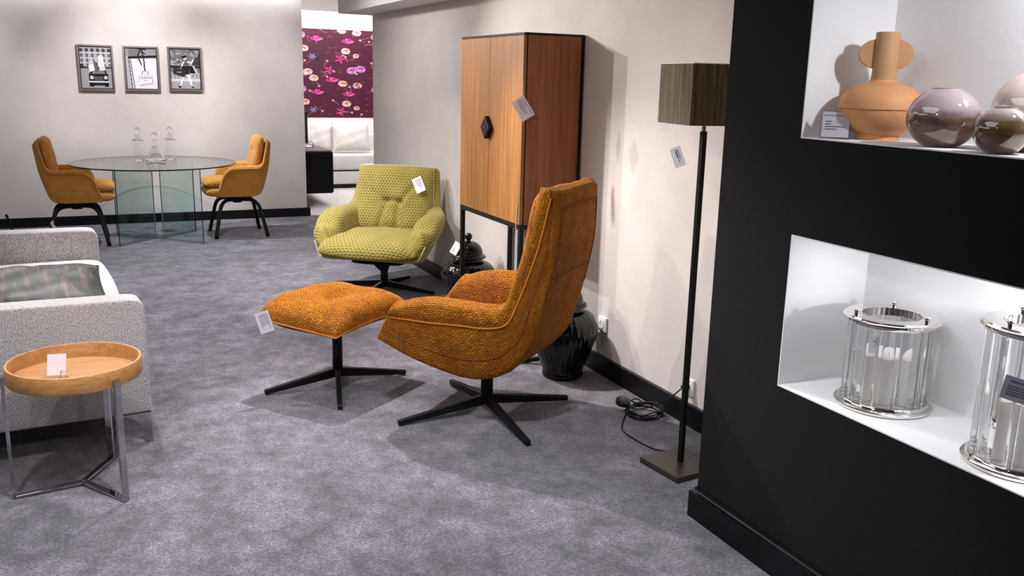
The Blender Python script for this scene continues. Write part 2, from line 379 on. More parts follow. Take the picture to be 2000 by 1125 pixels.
def text_obj(name, body, size, m, parent, mtx, align='LEFT', ext=0.0002):
    cu = bpy.data.curves.new('t', 'FONT'); cu.body = body; cu.size = size; cu.align_x = align; cu.extrude = ext
    o = bpy.data.objects.new('t', cu); COL.objects.link(o); bpy.context.view_layer.update()
    me = bpy.data.meshes.new_from_object(o.evaluated_get(bpy.context.evaluated_depsgraph_get())); bpy.data.objects.remove(o)
    me.transform(mtx); return link(name, me, m, parent)
def print_grid(name, nx, ny, lx, ly, img, m, parent=None, mtx=None, thick=0.0):
    """flat print: a fine grid whose colours are painted in numpy; img[ny,nx,3] linear, row 0 at the top"""
    xs = np.linspace(0, lx, nx + 1); ys = np.linspace(ly, 0, ny + 1); XX, YY = np.meshgrid(xs, ys)
    V = np.stack([XX.ravel(), YY.ravel(), np.zeros(XX.size)], 1)
    if mtx is not None: V = np.array([mtx @ Vector(v) for v in V])
    i, j = np.meshgrid(np.arange(ny), np.arange(nx), indexing='ij'); a = (i * (nx + 1) + j).ravel()
    F = np.stack([a, a + nx + 1, a + nx + 2, a + 1], 1)
    me = bpy.data.meshes.new(name); me.from_pydata(V.tolist(), [], F.tolist())
    at = me.attributes.new('print', 'FLOAT_COLOR', 'FACE')
    at.data.foreach_set('color', np.concatenate([img.reshape(-1, 3), np.ones((nx * ny, 1))], 1).astype(np.float32).ravel())
    me.update(); return link(name, me, m, parent)
def lin(c):
    c = np.asarray(c, float); return np.where(c <= 0.04045, c / 12.92, ((c + 0.055) / 1.055) ** 2.4)
class Paint:
    def __init__(s, nx, ny, bg):
        s.nx, s.ny = nx, ny; s.X, s.Y = np.meshgrid((np.arange(nx) + 0.5) / nx, (np.arange(ny) + 0.5) / ny); s.I = np.ones((ny, nx, 3)) * np.array(bg)
        s.asp = ny / nx
    def put(s, M, c, a=1.0):
        M = (np.clip(M, 0, 1) * a)[..., None]; s.I = s.I * (1 - M) + np.array(c) * M
    def ell(s, cx, cy, rx, ry, c, a=1.0, rot=0.0):
        dx, dy = s.X - cx, (s.Y - cy) * s.asp; co, si = math.cos(rot), math.sin(rot)
        u, v = (dx * co + dy * si) / rx, (-dx * si + dy * co) / ry; s.put((u * u + v * v < 1).astype(float), c, a)
    def rect(s, x0, y0, x1, y1, c, a=1.0): s.put(((s.X >= x0) & (s.X <= x1) & (s.Y >= y0) & (s.Y <= y1)).astype(float), c, a)
    def poly(s, P, c, a=1.0):
        M = np.zeros_like(s.X, bool); n = len(P)
        for i in range(n):
            (x0, y0), (x1, y1) = P[i], P[(i + 1) % n]
            if y0 == y1: continue
            M ^= ((s.Y > min(y0, y1)) & (s.Y <= max(y0, y1))) & (s.X < x0 + (s.Y - y0) * (x1 - x0) / (y1 - y0))
        s.put(M.astype(float), c, a)
    def line(s, x0, y0, x1, y1, wd, c, a=1.0): s.put((seg_d(s.X, s.Y * s.asp, x0, y0 * s.asp, x1, y1 * s.asp) < wd).astype(float), c, a)
    def grain(s, amt, k=1):
        n = np.random.randn(math.ceil(s.ny / k), math.ceil(s.nx / k)); n = np.kron(n, np.ones((k, k)))[:s.ny, :s.nx]; s.I = np.clip(s.I + (n * amt)[..., None], 0, 1)

# ================================================================== the setting
struct(box('floor', (-5.2, -3.0, -0.12), (2.65, 10.40, 0.0), CARPET), 'mottled grey purple carpet of the showroom')
ff = struct(box('floor_far', (1.0, 10.40, -0.12), (7.0, 13.95, -0.004), WHITE), 'pale plank floor of the second showroom')
PLANK = m_wood('pale_plank', (0.62, 0.59, 0.56), (0.74, 0.71, 0.69), 1, 0.5, 0.35)
pm = None
for i in range(16):
    for j in range(4):
        x0, y0 = 1.9 + i * 0.2, 10.40 + j * 0.9 - (0.45 if i % 2 else 0) * (j > 0)
        y1 = min(10.40 + (j + 1) * 0.9 - (0.45 if i % 2 else 0), 13.79) if j < 3 else 13.79
        if y1 - y0 < 0.05: continue
        box('plank', (x0 + 0.0015, y0 + 0.0015, -0.004), (x0 + 0.1985, y1 - 0.0015, 0.0), PLANK, ff)
struct(box('wall_back', (-5.2, 10.38, 0), (2.25, 10.50, 2.78), WALLB), 'pale greige plaster wall behind the glass dining table')
struct(boxes('baseboard_back', [((-5.2, 10.358, 0), (2.285, 10.38, 0.097)), ((2.25, 10.38, 0), (2.285, 10.50, 0.097))], BASEB))
struct(box('wall_right', (2.53, 2.3, 0), (2.66, 8.60, 2.55), WALL), 'beige plaster wall behind the tall cabinet')
struct(box('baseboard_right', (2.508, 2.555, 0), (2.53, 8.60, 0.105), BASEB))
struct(box('trim_1', (2.235, 2.555, 2.16), (2.66, 8.72, 2.55), CEIL), 'boxed ceiling beam along the right wall')
struct(box('ceiling', (-5.2, -3.0, 2.49), (2.66, 10.12, 2.56), CEIL))
struct(box('ceiling_cove', (-5.2, 10.12, 2.70), (2.66, 10.50, 2.76), CEIL)); bpy.data.objects['ceiling_cove'].name = 'ceiling_recess'
struct(box('wall_left', (-5.3, -3.0, 0), (-5.2, 10.50, 2.78), WALLB))
struct(box('wall_front', (-5.3, -3.1, 0), (2.66, -3.0, 2.56), WALLB))
struct(box('wall_front_right', (2.53, -3.0, 0), (2.66, 0.2, 2.56), WALL))
# black wall with two display niches
NX, NB = 2.005, 2.345
struct(boxes('wall_niche', [((NX, 2.180, 0), (2.53, 2.555, 2.49)), ((NX, 0.2, 0), (2.53, 2.180, 0.636)), ((NX, 0.2, 1.141), (2.53, 2.180, 1.443)),
       ((NX, 0.2, 2.05), (2.53, 2.180, 2.49)), ((NX, 0.2, 0.636), (2.53, 0.55, 1.141)), ((NX, 0.2, 1.443), (2.53, 0.55, 2.05)),
       ((NB + 0.006, 0.55, 0.636), (2.53, 2.180, 1.141)), ((NB + 0.006, 0.55, 1.443), (2.53, 2.180, 2.05))], BLACKWALL), 'matt black wall with two white lined display niches')
wn = bpy.data.objects['wall_niche']
for z0, z1 in ((0.636, 1.141), (1.443, 2.05)):
    e = 0.004
    boxes('niche_lining', [((NX, 0.55, z0), (NB, 2.180, z0 + e)), ((NX, 0.55, z1 - e), (NB, 2.180, z1)), ((NX, 2.180 - e, z0 + e), (NB, 2.180, z1 - e)),
        ((NX, 0.55, z0 + e), (NB, 0.55 + e, z1 - e)), ((NB, 0.55, z0), (NB + 0.006, 2.180, z1))], NICHE, wn)
struct(prism('baseboard_niche', [(1.966, 0), (2.005, 0), (2.005, 0.112), (1.994, 0.112), (1.994, 0.106), (1.985, 0.106), (1.982, 0.102), (1.966, 0.102)], 0.2, 2.555, BASEB, None, 'y'))
# second showroom beyond the passage
struct(box('wall_far', (1.0, 13.80, 0), (7.0, 13.95, 2.85), WHITE), 'white wall behind the pale sofa in the second showroom')
struct(box('wall_far_left', (2.08, 10.50, 0), (2.20, 13.80, 2.55), WHITE))
struct(box('wall_far_right', (6.9, 10.2, 0), (7.0, 13.80, 2.55), WHITE))
struct(box('wall_far_near', (2.66, 8.60, 0), (7.0, 8.72, 2.55), WHITE))
struct(boxes('ceiling_far', [((0.9, 10.50, 2.49), (7.0, 13.50, 2.56)), ((0.9, 13.46, 2.49), (7.0, 13.50, 2.80)), ((2.66, 8.60, 2.49), (7.0, 10.50, 2.56)), ((0.9, 13.46, 2.80), (7.0, 13.95, 2.86))], CEIL))

# wallpaper panel painted as a flat floral print
def wallpaper():
    nx, ny = 240, 290; P = Paint(nx, ny, (0.30, 0.07, 0.18))
    rs = np.random.RandomState(3)
    for _ in range(260):
        y = rs.rand(); P.line(rs.rand(), y, rs.rand() * 1.0, y + rs.randn() * 0.004, 0.0018, (0.40, 0.12, 0.25), 0.35)
    tile = [(0.06, 0.07, 'l'), (0.20, 0.13, 'm'), (0.09, 0.22, 'r'), (0.16, 0.31, 'g'), (0.47, 0.15, 'm'), (0.45, 0.24, 'r'), (0.54, 0.29, 's'), (0.40, 0.33, 'k'), (0.12, 0.48, 'r'), (0.17, 0.55, 'r'),
            (0.33, 0.59, 'm'), (0.50, 0.46, 'l'), (0.58, 0.44, 'l'), (0.42, 0.61, 'r'), (0.55, 0.63, 'r'), (0.30, 0.46, 'k')]
    W, Hh = 0.66, 0.60
    def flower(x, y, kd):
        if kd == 'm':
            for k in range(6):
                a = -PI / 2 + (k - 2.5) * 0.42; c = [(0.78, 0.20, 0.52), (0.62, 0.10, 0.38), (0.86, 0.38, 0.64)][k % 3]
                P.ell(x + 0.030 * math.cos(a), y + 0.026 * math.sin(a) / 1.0, 0.034, 0.013, c, 1, a)
        elif kd == 'k':
            for k in range(5):
                a = k * 1.3; P.ell(x + 0.026 * math.cos(a), y + 0.03 * math.sin(a), 0.026, 0.010, (0.78, 0.22, 0.52), 1, a)
        elif kd == 'g':
            P.ell(x + 0.02, y + 0.02, 0.05, 0.045, (0.13, 0.10, 0.13), 0.8)
            for k in range(6):
                a = k * 1.05; P.ell(x + 0.02 * math.cos(a), y + 0.02 * math.sin(a), 0.022, 0.009, (0.55, 0.47, 0.66), 0.9, a)
        else:
            base = {'l': ((0.72, 0.42, 0.66), (0.84, 0.60, 0.78), (0.60, 0.26, 0.54)), 'r': ((0.86, 0.64, 0.62), (0.95, 0.82, 0.78), (0.76, 0.40, 0.44)), 's': ((0.85, 0.58, 0.60), (0.93, 0.75, 0.72), (0.7, 0.4, 0.4))}[kd]
            R = {'l': 0.043, 'r': 0.039, 's': 0.027}[kd]
            for k in range(7):
                a = k * 0.9; P.ell(x + R * 0.55 * math.cos(a), y + R * 0.5 * math.sin(a), R * 0.62, R * 0.5, base[k % 2], 1, a + 1.5)
            for k in range(3):
                a = k * 2.1; P.ell(x + R * 0.2 * math.cos(a), y + R * 0.2 * math.sin(a), R * 0.4, R * 0.26, base[2 - k % 2], 1, a)
    for ty in range(-1, 3):
        for tx in range(-1, 3):
            ox, oy = tx * W + (0.0), ty * Hh
            for k in range(70):
                x, y = ox + rs.rand() * W, oy + rs.rand() * Hh; a = rs.rand() * 6.3
                if rs.rand() < 0.6: P.ell(x, y, 0.028, 0.010, (0.20, 0.13, 0.12), 0.6, a)
                else: P.ell(x, y, 0.02, 0.007, (0.48, 0.30, 0.30), 0.8, a)
            for k in range(20):
                x, y = ox + rs.rand() * W, oy + rs.rand() * Hh; a = rs.rand() * 6.3
                P.line(x, y, x + 0.09 * math.cos(a), y + 0.06 * math.sin(a), 0.0035, (0.62, 0.40, 0.42), 0.9)
                P.ell(x, y, 0.011, 0.014, (0.86, 0.66, 0.66), 0.9)
            for (x, y, kd) in tile: flower(ox + x, oy + y, kd)
    P.grain(0.025); return nx, ny, lin(P.I) * 0.78
nx, ny, img = wallpaper()
wp = thing('wallpaper_panel', 'deep purple floral wallpaper panel on the far white wall', 'wallpaper', (2.85, 13.797, 0.965))
box('panel', (0, -0.004, 0), (1.75, 0.0025, 1.295), mat('wallpaper_back', (0.08, 0.02, 0.04), 0.7), wp)
print_grid('floral_print', nx, ny, 1.75, 1.295, img, m_attr('floral_print', 0.55), wp, Matrix.Translation((0, -0.0046, 0)) @ Matrix.Rotation(PI / 2, 4, 'X'))

# ------------------------------------------------------------------ upholstered tub chairs
def section(w_, wb, h, t, f, pad):
    O = [(0, 0), (0.5 * wb, 0.0), (0.93 * wb, 0.003), (wb + 0.14 * (w_ - wb), 0.09 * h), (wb + 0.68 * (w_ - wb), 0.48 * h), (w_ - 0.008, h - pad), (w_ + 0.012, h - 0.62 * pad), (w_ + 0.004, h - 0.18 * pad), (w_ - 0.26 * t, h + 0.004)]
    d = h - f
    I = [(0, f), (0.22 * (w_ - t), f), (0.45 * (w_ - t), f), (0.7 * (w_ - t), f + 0.01 * d), (w_ - t - 0.03, f + 0.05 * d), (w_ - t - 0.008, f + 0.2 * d), (w_ - 0.98 * t, f + 0.5 * d), (w_ - 0.82 * t, f + 0.86 * d), (w_ - 0.55 * t, h)]
    return O, I
def tub(stations, rows, m, parent, name='shell', sub=3, endr=(0.05, 0.04), uvs=1.0):
    """stations: (Ru,Rz, Bu,Bz, w, wb, t, si, pad) -> one soft closed shell, plus a function giving surface points"""
    S = cat(np.array(stations, float), rows)
    def rowpts(p):
        Ru, Rz, Bu, Bz, w_, wb, t, si, pad = p; d = np.array([Ru - Bu, Rz - Bz]); h = np.linalg.norm(d); d = d / h
        O, I = section(w_, wb, h, t, si * h, pad); half = cat(np.array(O + I[::-1]), sub)   # outer centre -> rim -> inner centre
        pts = [np.array([Bu + d[0] * s, v, Bz + d[1] * s]) for v, s in half]
        return np.array(pts)
    H = [rowpts(p) for p in S]; K = H[0].shape[0]
    def ring(half):
        mir = half[1:-1][::-1] * np.array([1, -1, 1]); return np.concatenate([half, mir])
    RG = [ring(h) for h in H]
    def endrings(r, nxt, rad):
        t = r.mean(0) - nxt.mean(0); t = t / np.linalg.norm(t); n = len(r); out = []
        # pair outer k with inner counterpart
        part = np.array([(K - 1 - j) % n for j in range(n)]); mid = (r + r[part]) / 2
        for k in range(1, 6):
            a = k / 5 * PI / 2; wid = np.linalg.norm(r - mid, axis=1, keepdims=True) + 1e-9
            rr = np.minimum(rad, wid); sc = (wid - rr * (1 - math.cos(a))) / wid if k < 5 else (wid - rr) / wid
            out.append(mid + (r - mid) * sc + t * rad * math.sin(a))
        return out
    pre = endrings(RG[0], RG[1], endr[0])[::-1]; post = endrings(RG[-1], RG[-2], endr[1])
    A = np.array(pre + RG + post); n = A.shape[1]; N = len(A)
    V = A.reshape(-1, 3); F = []
    for i in range(N - 1):
        for j in range(n): F.append((i * n + j, i * n + (j + 1) % n, (i + 1) * n + (j + 1) % n, (i + 1) * n + j))
    for i, fl in ((0, True), (N - 1, False)):
        c = i * n
        for k in range((K - 1) // 2):
            for q in ((k, k + 1, K - 2 - k, K - 1 - k), tuple((n - x) % n for x in (k, k + 1, K - 2 - k, K - 1 - k))):
                if len(set(q)) == 4: F.append(tuple(c + x for x in (q if fl else q[::-1])))
    du = np.concatenate([[0], np.cumsum(np.linalg.norm(np.diff(A[:, K // 2], axis=0), axis=1))])
    dv = np.concatenate([[0], np.cumsum(np.linalg.norm(np.diff(H[len(H) // 3], axis=0), axis=1))]); dv = np.concatenate([dv, dv[1:-1][::-1]])
    UV = [(du[i] * uvs, dv[j] * uvs) for i in range(N) for j in range(n)]
    me = mesh(name, V, F, True, UV); o = link(name, me, m, parent)
    def at(row, col):   # row in station units, col in control units along the half section (negative = mirrored)
        i = min(max(row * rows, 0), len(H) - 1.001); j = min(max(abs(col) * sub, 0), K - 1.001); i0, j0 = int(i), int(j); a, b = i - i0, j - j0
        p = (H[i0][j0] * (1 - a) * (1 - b) + H[i0 + 1][j0] * a * (1 - b) + H[i0][j0 + 1] * (1 - a) * b + H[i0 + 1][j0 + 1] * a * b)
        return p * np.array([1, -1 if col < 0 else 1, 1])
    return o, at
def star_base(parent, R, angs, zh, zt, post_r, post_top, m, hub=True):
    tube('post', [(0, 0, zh - 0.02), (0, 0, post_top)], post_r, m, parent, 20)
    for a in angs:
        ca, sa = math.cos(a), math.sin(a)
        bar('foot_arm', (0.01 * ca, 0.01 * sa, zh), (R * ca, R * sa, zt), 0.030, 0.048, 0.024, 0.024, m, parent)
def cardbox(name, w_, h_, m, parent, mtx, th=0.0008):
    bm = bm_box((-w_ / 2, -h_ / 2, -th), (w_ / 2, h_ / 2, th)); me = bpy.data.meshes.new(name); bm.to_mesh(me); bm.free(); me.transform(mtx); return link(name, me, m, parent)
def tag_matrix(n, rot):
    n = Vector(n).normalized(); r = Vector((0, 0, 1)).cross(n).normalized(); u = n.cross(r)
    c, s = math.cos(rot), math.sin(rot); x = r * c + u * s; y = -r * s + u * c
    return Matrix(((x.x, y.x, n.x, 0), (x.y, y.y, n.y, 0), (x.z, y.z, n.z, 0), (0, 0, 0, 1)))
def price_tag(label, loc, n, rot, w_=0.105, h_=0.068, header=None, nlines=5, seed=1, name='price_tag', sleeve=True):
    t = thing(name, label, 'price tag', loc); M = tag_matrix(n, math.radians(rot))
    cardbox('card', w_, h_, PAPER, t, M)
    if sleeve: cardbox('plastic_sleeve', w_ + 0.008, h_ + 0.008, SLEEVE, t, M, 0.0014)
    rs = random.Random(seed); L = []; zf = 0.0017
    y = h_ / 2 - (0.026 if header else 0.014)
    for k in range(nlines):
        x = -w_ / 2 + 0.012; end = x + (w_ - 0.024) * (0.35 + 0.6 * rs.random())
        while x < end:
            l = 0.004 + rs.random() * 0.008; L.append(((x, y, zf - 0.0002), (min(x + l, end), y + 0.0022, zf))); x += l + 0.0016
        y -= 0.0072
    o = boxes('printed_lines', L, INK, t); o.data.transform(M)
    if header: text_obj('heading', header, 0.0088, INK, t, M @ Matrix.Translation((0, h_ / 2 - 0.014, zf)), 'CENTER')
    return t
SLEEVE = m_pane('clear_sleeve', (0.97, 0.97, 0.98), 0.05, 1.3)
TOCAM = lambda p: (-p[0], -p[1], 0.0)

# orange lounge chair
def orange_chair():
    c = thing('lounge_chair', 'high-backed orange chenille swivel lounge chair on black cross base', 'armchair', (1.68, 3.82, 0), math.radians(130.6))
    st = [  # Ru,Rz, Bu,Bz, w, wb, t, si, pad
        (0.275, 0.598, 0.402, 0.398, 0.378, 0.338, 0.13, 0.18, 0.080),
        (0.205, 0.622, 0.270, 0.335, 0.390, 0.315, 0.14, 0.20, 0.09),
        (0.100, 0.640, 0.110, 0.275, 0.392, 0.275, 0.145, 0.20, 0.105),
        (-0.040, 0.642, -0.050, 0.255, 0.392, 0.265, 0.14, 0.22, 0.10),
        (-0.165, 0.640, -0.190, 0.292, 0.388, 0.265, 0.135, 0.26, 0.095),
        (-0.242, 0.655, -0.305, 0.400, 0.372, 0.265, 0.125, 0.36, 0.085),
        (-0.268, 0.735, -0.362, 0.550, 0.346, 0.265, 0.115, 0.52, 0.075),
        (-0.295, 0.840, -0.402, 0.710, 0.324, 0.255, 0.105, 0.62, 0.07),
        (-0.322, 0.945, -0.435, 0.860, 0.310, 0.245, 0.10, 0.70, 0.065),
        (-0.342, 1.045, -0.445, 1.000, 0.298, 0.238, 0.09, 0.80, 0.06),
        (-0.360, 1.130, -0.445, 1.115, 0.288, 0.232, 0.08, 0.92, 0.055)]
    sh, at = tub(st, 4, ORANGE, c, 'shell', 3, (0.022, 0.03))
    for sgn in (1, -1):
        tube('piping', [at(r / 4, sgn * 5.0) + np.array([0, sgn * 0.001, 0]) for r in range(0, 41)], 0.0042, ORANGEP, sh, 6)
        tube('stitched_seam', [at(r / 4, sgn * 3.55) for r in range(0, 41)], 0.0026, ORANGED, sh, 5)
        tube('stitched_seam', [at(6.7 + r / 8, sgn * 2.1) for r in range(0, 24)], 0.0042, ORANGED, sh, 5)
    tube('stitched_seam', [at(7.35, q) for q in np.linspace(2.1, 0, 12)] + [at(7.35, -q) for q in np.linspace(0.02, 2.1, 12)], 0.0044, ORANGED, sh, 5)
    tube('stitched_seam', [at(9.55, q) for q in np.linspace(2.1, 0, 12)] + [at(9.55, -q) for q in np.linspace(0.02, 2.1, 12)], 0.0044, ORANGED, sh, 5)
    # seat cushion
    def warp(P):
        x, y, z = P; return (x + 0.06, y, z + 0.395 - 0.10 * min(0, (x + 0.05)) * -1 * 0 + 0.06 * x - 0.20 * max(0, x - 0.12) ** 2 * 4)
    s, rim = pillow('seat_cushion', 0.60, 0.50, 0.105, ORANGE, c, 34, 5, 0.45, 0.25, 0, 0.4, [(0.1, -0.5, 0.1, 0.5, 0.012, 0.10)], warp, 0.003)
    # back cushion leaning along the inside of the shell
    def warpb(P):
        x, y, z = P; k = (x + 0.34) / 0.68; u = -0.215 - 0.125 * k - 0.02 * math.sin(k * PI); zz = 0.475 + 0.665 * k
        return (u + z * 0.98, y * (1 - 0.10 * k), zz + z * 0.15)
    b, rim = pillow('back_cushion', 0.68, 0.53, 0.055, ORANGE, c, 34, 6, 0.5, 0.18, 0, 0.5, [(-0.2, -0.4, -0.2, 0.4, 0.012, 0.08)], warpb, 0.002)
    tube('piping', rim[::2], 0.0045, ORANGEP, b, 6, True)
    box('maker_label', (0.245, 0.393, 0.425), (0.262, 0.397, 0.441), CHROME, c)
    lathe('swivel_plate', [(0, 0.225), (0.10, 0.225), (0.13, 0.235), (0.135, 0.262), (0, 0.268)], BLACKM, c, 28)
    star_base(c, 0.455, [math.radians(a) - math.radians(130.6) for a in (1, 91, 181, 271)], 0.075, 0.016, 0.030, 0.25, BLACKM)
    return c
orange_chair()

# ottoman
def ottoman():
    c = thing('ottoman', 'orange chenille footstool cushion on a black cross base', 'footstool', (1.11, 4.48, 0), math.radians(126.0))
    def warp(P):
        x, y, z = P; return (x, y, z + 0.412 - 0.022 * (y / 0.31) ** 2 + 0.010 * (x / 0.25))
    p, rim = pillow('cushion', 0.53, 0.65, 0.100, ORANGE, c, 44, 6, 0.46, 0.12, 0.04, 0.35,
        [(0, -0.10, 0, 0.10, 0.035, 0.16), (0, 0, 0, 0, 0.02, 0.35), (0.08, 0.1, 0.55, 0.35, 0.008, 0.05), (-0.05, -0.1, -0.5, -0.3, 0.008, 0.05), (0, 0.1, -0.3, 0.5, 0.007, 0.05)], warp, 0.003)
    tube('piping', rim[::2] + np.array([0, 0, -0.004]), 0.0045, ORANGEP, p, 6, True)
    o, _ = pillow('base_board', 0.40, 0.50, 0.014, BLACKM, c, 20, 8, 0.4, 0.16, 0.0, 1.0, (), lambda P: (P[0], P[1], P[2] + 0.368 - 0.022 * (P[1] / 0.31) ** 2))
    star_base(c, 0.385, [math.radians(a) - math.radians(126.0) for a in (5, 79, 183, 257)], 0.075, 0.016, 0.026, 0.355, BLACKM)
    return c
ottoman()

# green lounge chair
def green_chair():
    c = thing('lounge_chair', 'low olive green patterned swivel armchair with tufted back', 'armchair', (1.985, 6.5, 0), math.radians(233))
    st = [
        (0.215, 0.520, 0.280, 0.290, 0.445, 0.375, 0.18, 0.20, 0.11),
        (0.160, 0.572, 0.200, 0.262, 0.458, 0.352, 0.20, 0.20, 0.14),
        (0.080, 0.605, 0.095, 0.245, 0.462, 0.330, 0.20, 0.22, 0.14),
        (-0.020, 0.615, -0.030, 0.245, 0.455, 0.315, 0.18, 0.24, 0.13),
        (-0.130, 0.615, -0.165, 0.280, 0.432, 0.305, 0.165, 0.28, 0.115),
        (-0.215, 0.622, -0.275, 0.375, 0.390, 0.300, 0.15, 0.38, 0.10),
        (-0.262, 0.662, -0.345, 0.500, 0.352, 0.300, 0.125, 0.55, 0.07),
        (-0.292, 0.735, -0.385, 0.630, 0.336, 0.295, 0.105, 0.70, 0.06),
        (-0.315, 0.810, -0.405, 0.760, 0.326, 0.290, 0.09, 0.85, 0.055),
        (-0.332, 0.875, -0.408, 0.865, 0.318, 0.285, 0.08, 0.95, 0.05)]
    sh, at = tub(st, 4, GREEN, c, 'shell', 3, (0.085, 0.04))
    for sgn in (1, -1): tube('piping', [at(r / 4, sgn * 5.0) for r in range(0, 29)], 0.0048, GREENP, sh, 6)
    def warp(P):
        x, y, z = P; e = max(0, (x - 0.05) / 0.33); return (x + 0.098, y * (1 + 0.34 * e), z + 0.375 - 0.045 * e ** 2)
    s, rim = pillow('seat_cushion', 0.70, 0.70, 0.095, GREEN, c, 40, 5, 0.42, 0.55, 0, 0.5,
        [(0.45 + 0.03 * k, -0.8 + 0.2 * k, 0.95, -0.8 + 0.2 * k, 0.006, 0.025) for k in range(9)], warp, 0.002)
    fr_ = [at(0, q) + np.array([0.060, 0, 0.012]) for q in np.linspace(4, 0, 24)] + [at(0, -q) + np.array([0.060, 0, 0.012]) for q in np.linspace(0.05, 4, 24)]
    tube('piping', fr_, 0.0048, GREENP, sh, 6)
    def warpb(P):
        x, y, z = P; k = (x + 0.255) / 0.51; u = -0.195 - 0.115 * k; zz = 0.415 + 0.51 * k
        return (u + z * 0.97, y * (1.0 - 0.02 * k), zz + z * 0.2)
    b, rim = pillow('back_cushion', 0.51, 0.63, 0.075, GREEN, c, 56, 6, 0.45, 0.12, 0, 0.6,
        [(-0.06, -0.20, -0.06, 0.22, 0.022, 0.06), (-0.08, -0.14, -0.95, -0.36, 0.020, 0.045), (-0.08, 0.16, -0.95, 0.14, 0.020, 0.045), (-0.10, 0.20, 0.40, 0.55, 0.014, 0.06), (-0.10, -0.20, 0.2, -0.5, 0.006, 0.06), (-0.6, 0.35, -0.12, 0.2, 0.01, 0.05)], warpb, 0.002)
    tube('piping', rim[::2], 0.004, GREENP, b, 6, True)
    # arm gathers
    o, _ = pillow('seat_underside', 0.40, 0.42, 0.02, BLACKM, c, 18, 6, 0.4, 0.3, 0, 1.0, (), lambda P: (P[0] + 0.0, P[1], P[2] + 0.245))
    bar('support_arm', (0, 0, 0.16), (0.20, 0.02, 0.245), 0.05, 0.035, 0.05, 0.03, BLACKM, c)
    bar('support_arm', (0, 0, 0.16), (-0.12, -0.0, 0.245), 0.05, 0.035, 0.05, 0.03, BLACKM, c)
    star_base(c, 0.42, [math.radians(a) - math.radians(233) for a in (-45, 45, 135, 225)], 0.055, 0.018, 0.028, 0.19, BLACKM)
    return c
green_chair()

# dining chairs
def dining_chair(label, loc, rz):
    c = thing('dining_chair', label, 'chair', loc, rz, 'corduroy dining chairs at the glass table')
    st = [
        (0.190, 0.520, 0.205, 0.405, 0.275, 0.245, 0.075, 0.30, 0.04),
        (0.150, 0.640, 0.150, 0.402, 0.285, 0.245, 0.075, 0.25, 0.05),
        (0.085, 0.698, 0.075, 0.400, 0.290, 0.245, 0.075, 0.25, 0.05),
        (-0.020, 0.706, -0.030, 0.400, 0.292, 0.245, 0.075, 0.25, 0.05),
        (-0.120, 0.708, -0.135, 0.405, 0.290, 0.243, 0.075, 0.25, 0.05),
        (-0.185, 0.712, -0.205, 0.440, 0.285, 0.240, 0.070, 0.30, 0.05),
        (-0.220, 0.745, -0.250, 0.560, 0.278, 0.235, 0.065, 0.45, 0.045),
        (-0.240, 0.820, -0.285, 0.690, 0.268, 0.228, 0.06, 0.55, 0.04),
        (-0.258, 0.890, -0.305, 0.815, 0.255, 0.220, 0.055, 0.65, 0.035),
        (-0.272, 0.945, -0.316, 0.905, 0.240, 0.210, 0.05, 0.75, 0.03)]
    tub(st, 3, CORD, c, 'shell', 3, (0.02, 0.025))
    b, r = pillow('seat_base', 0.54, 0.50, 0.045, CORD, c, 22, 8, 0.4, 0.2, 0, 1.0, (), lambda P: (P[0] + 0.06, P[1], P[2] + 0.452))
    s, r = pillow('seat_cushion', 0.56, 0.44, 0.060, CORD, c, 30, 5, 0.45, 0.2, 0, 0.7, [(0.1, -0.3, 0.1, 0.3, 0.02, 0.10), (0.1, 0.3, 0.8, 0.5, 0.008, 0.06), (0.1, -0.3, 0.8, -0.5, 0.008, 0.06)], lambda P: (P[0] + 0.06, P[1], P[2] + 0.530), 0.003)
    def wb(P):
        x, y, z = P; k = (x + 0.225) / 0.45; return (-0.165 - 0.075 * k + z, y, 0.54 + 0.455 * k + 0.15 * z)
    s, r = pillow('back_cushion', 0.45, 0.43, 0.060, CORD, c, 30, 5, 0.45, 0.2, 0, 0.6, [(0.35, -0.15, 0.35, 0.15, 0.03, 0.10), (0.35, 0.1, -0.8, 0.3, 0.012, 0.06), (0.35, -0.1, -0.8, -0.3, 0.012, 0.06)], wb, 0.003)
    lathe('swivel_hub', [(0, 0.325), (0.045, 0.325), (0.05, 0.335), (0.05, 0.375), (0.035, 0.38), (0.035, 0.405), (0, 0.405)], BLACKM, c, 20)
    box('seat_bracket', (-0.13, -0.09, 0.395), (0.13, 0.09, 0.407), BLACKM, c)
    for sx in (1, -1):
        for sy in (1, -1):
            P = cat([(0.02 * sx, 0.02 * sy, 0.352), (0.09 * sx, 0.09 * sy, 0.360), (0.14 * sx, 0.14 * sy, 0.352), (0.18 * sx, 0.18 * sy, 0.31), (0.205 * sx, 0.205 * sy, 0.22), (0.25 * sx, 0.25 * sy, 0.0)], 4)
            tube('leg', P, 0.0185, BLACKM, c, 10)
    return c
dining_chair('amber corduroy swivel chair at the left of the glass table, nearest the grey sofa', (-0.13, 9.28, 0), 0.0)
dining_chair('amber corduroy swivel chair at the right of the glass table, nearest the passage', (1.33, 9.37, 0), PI)

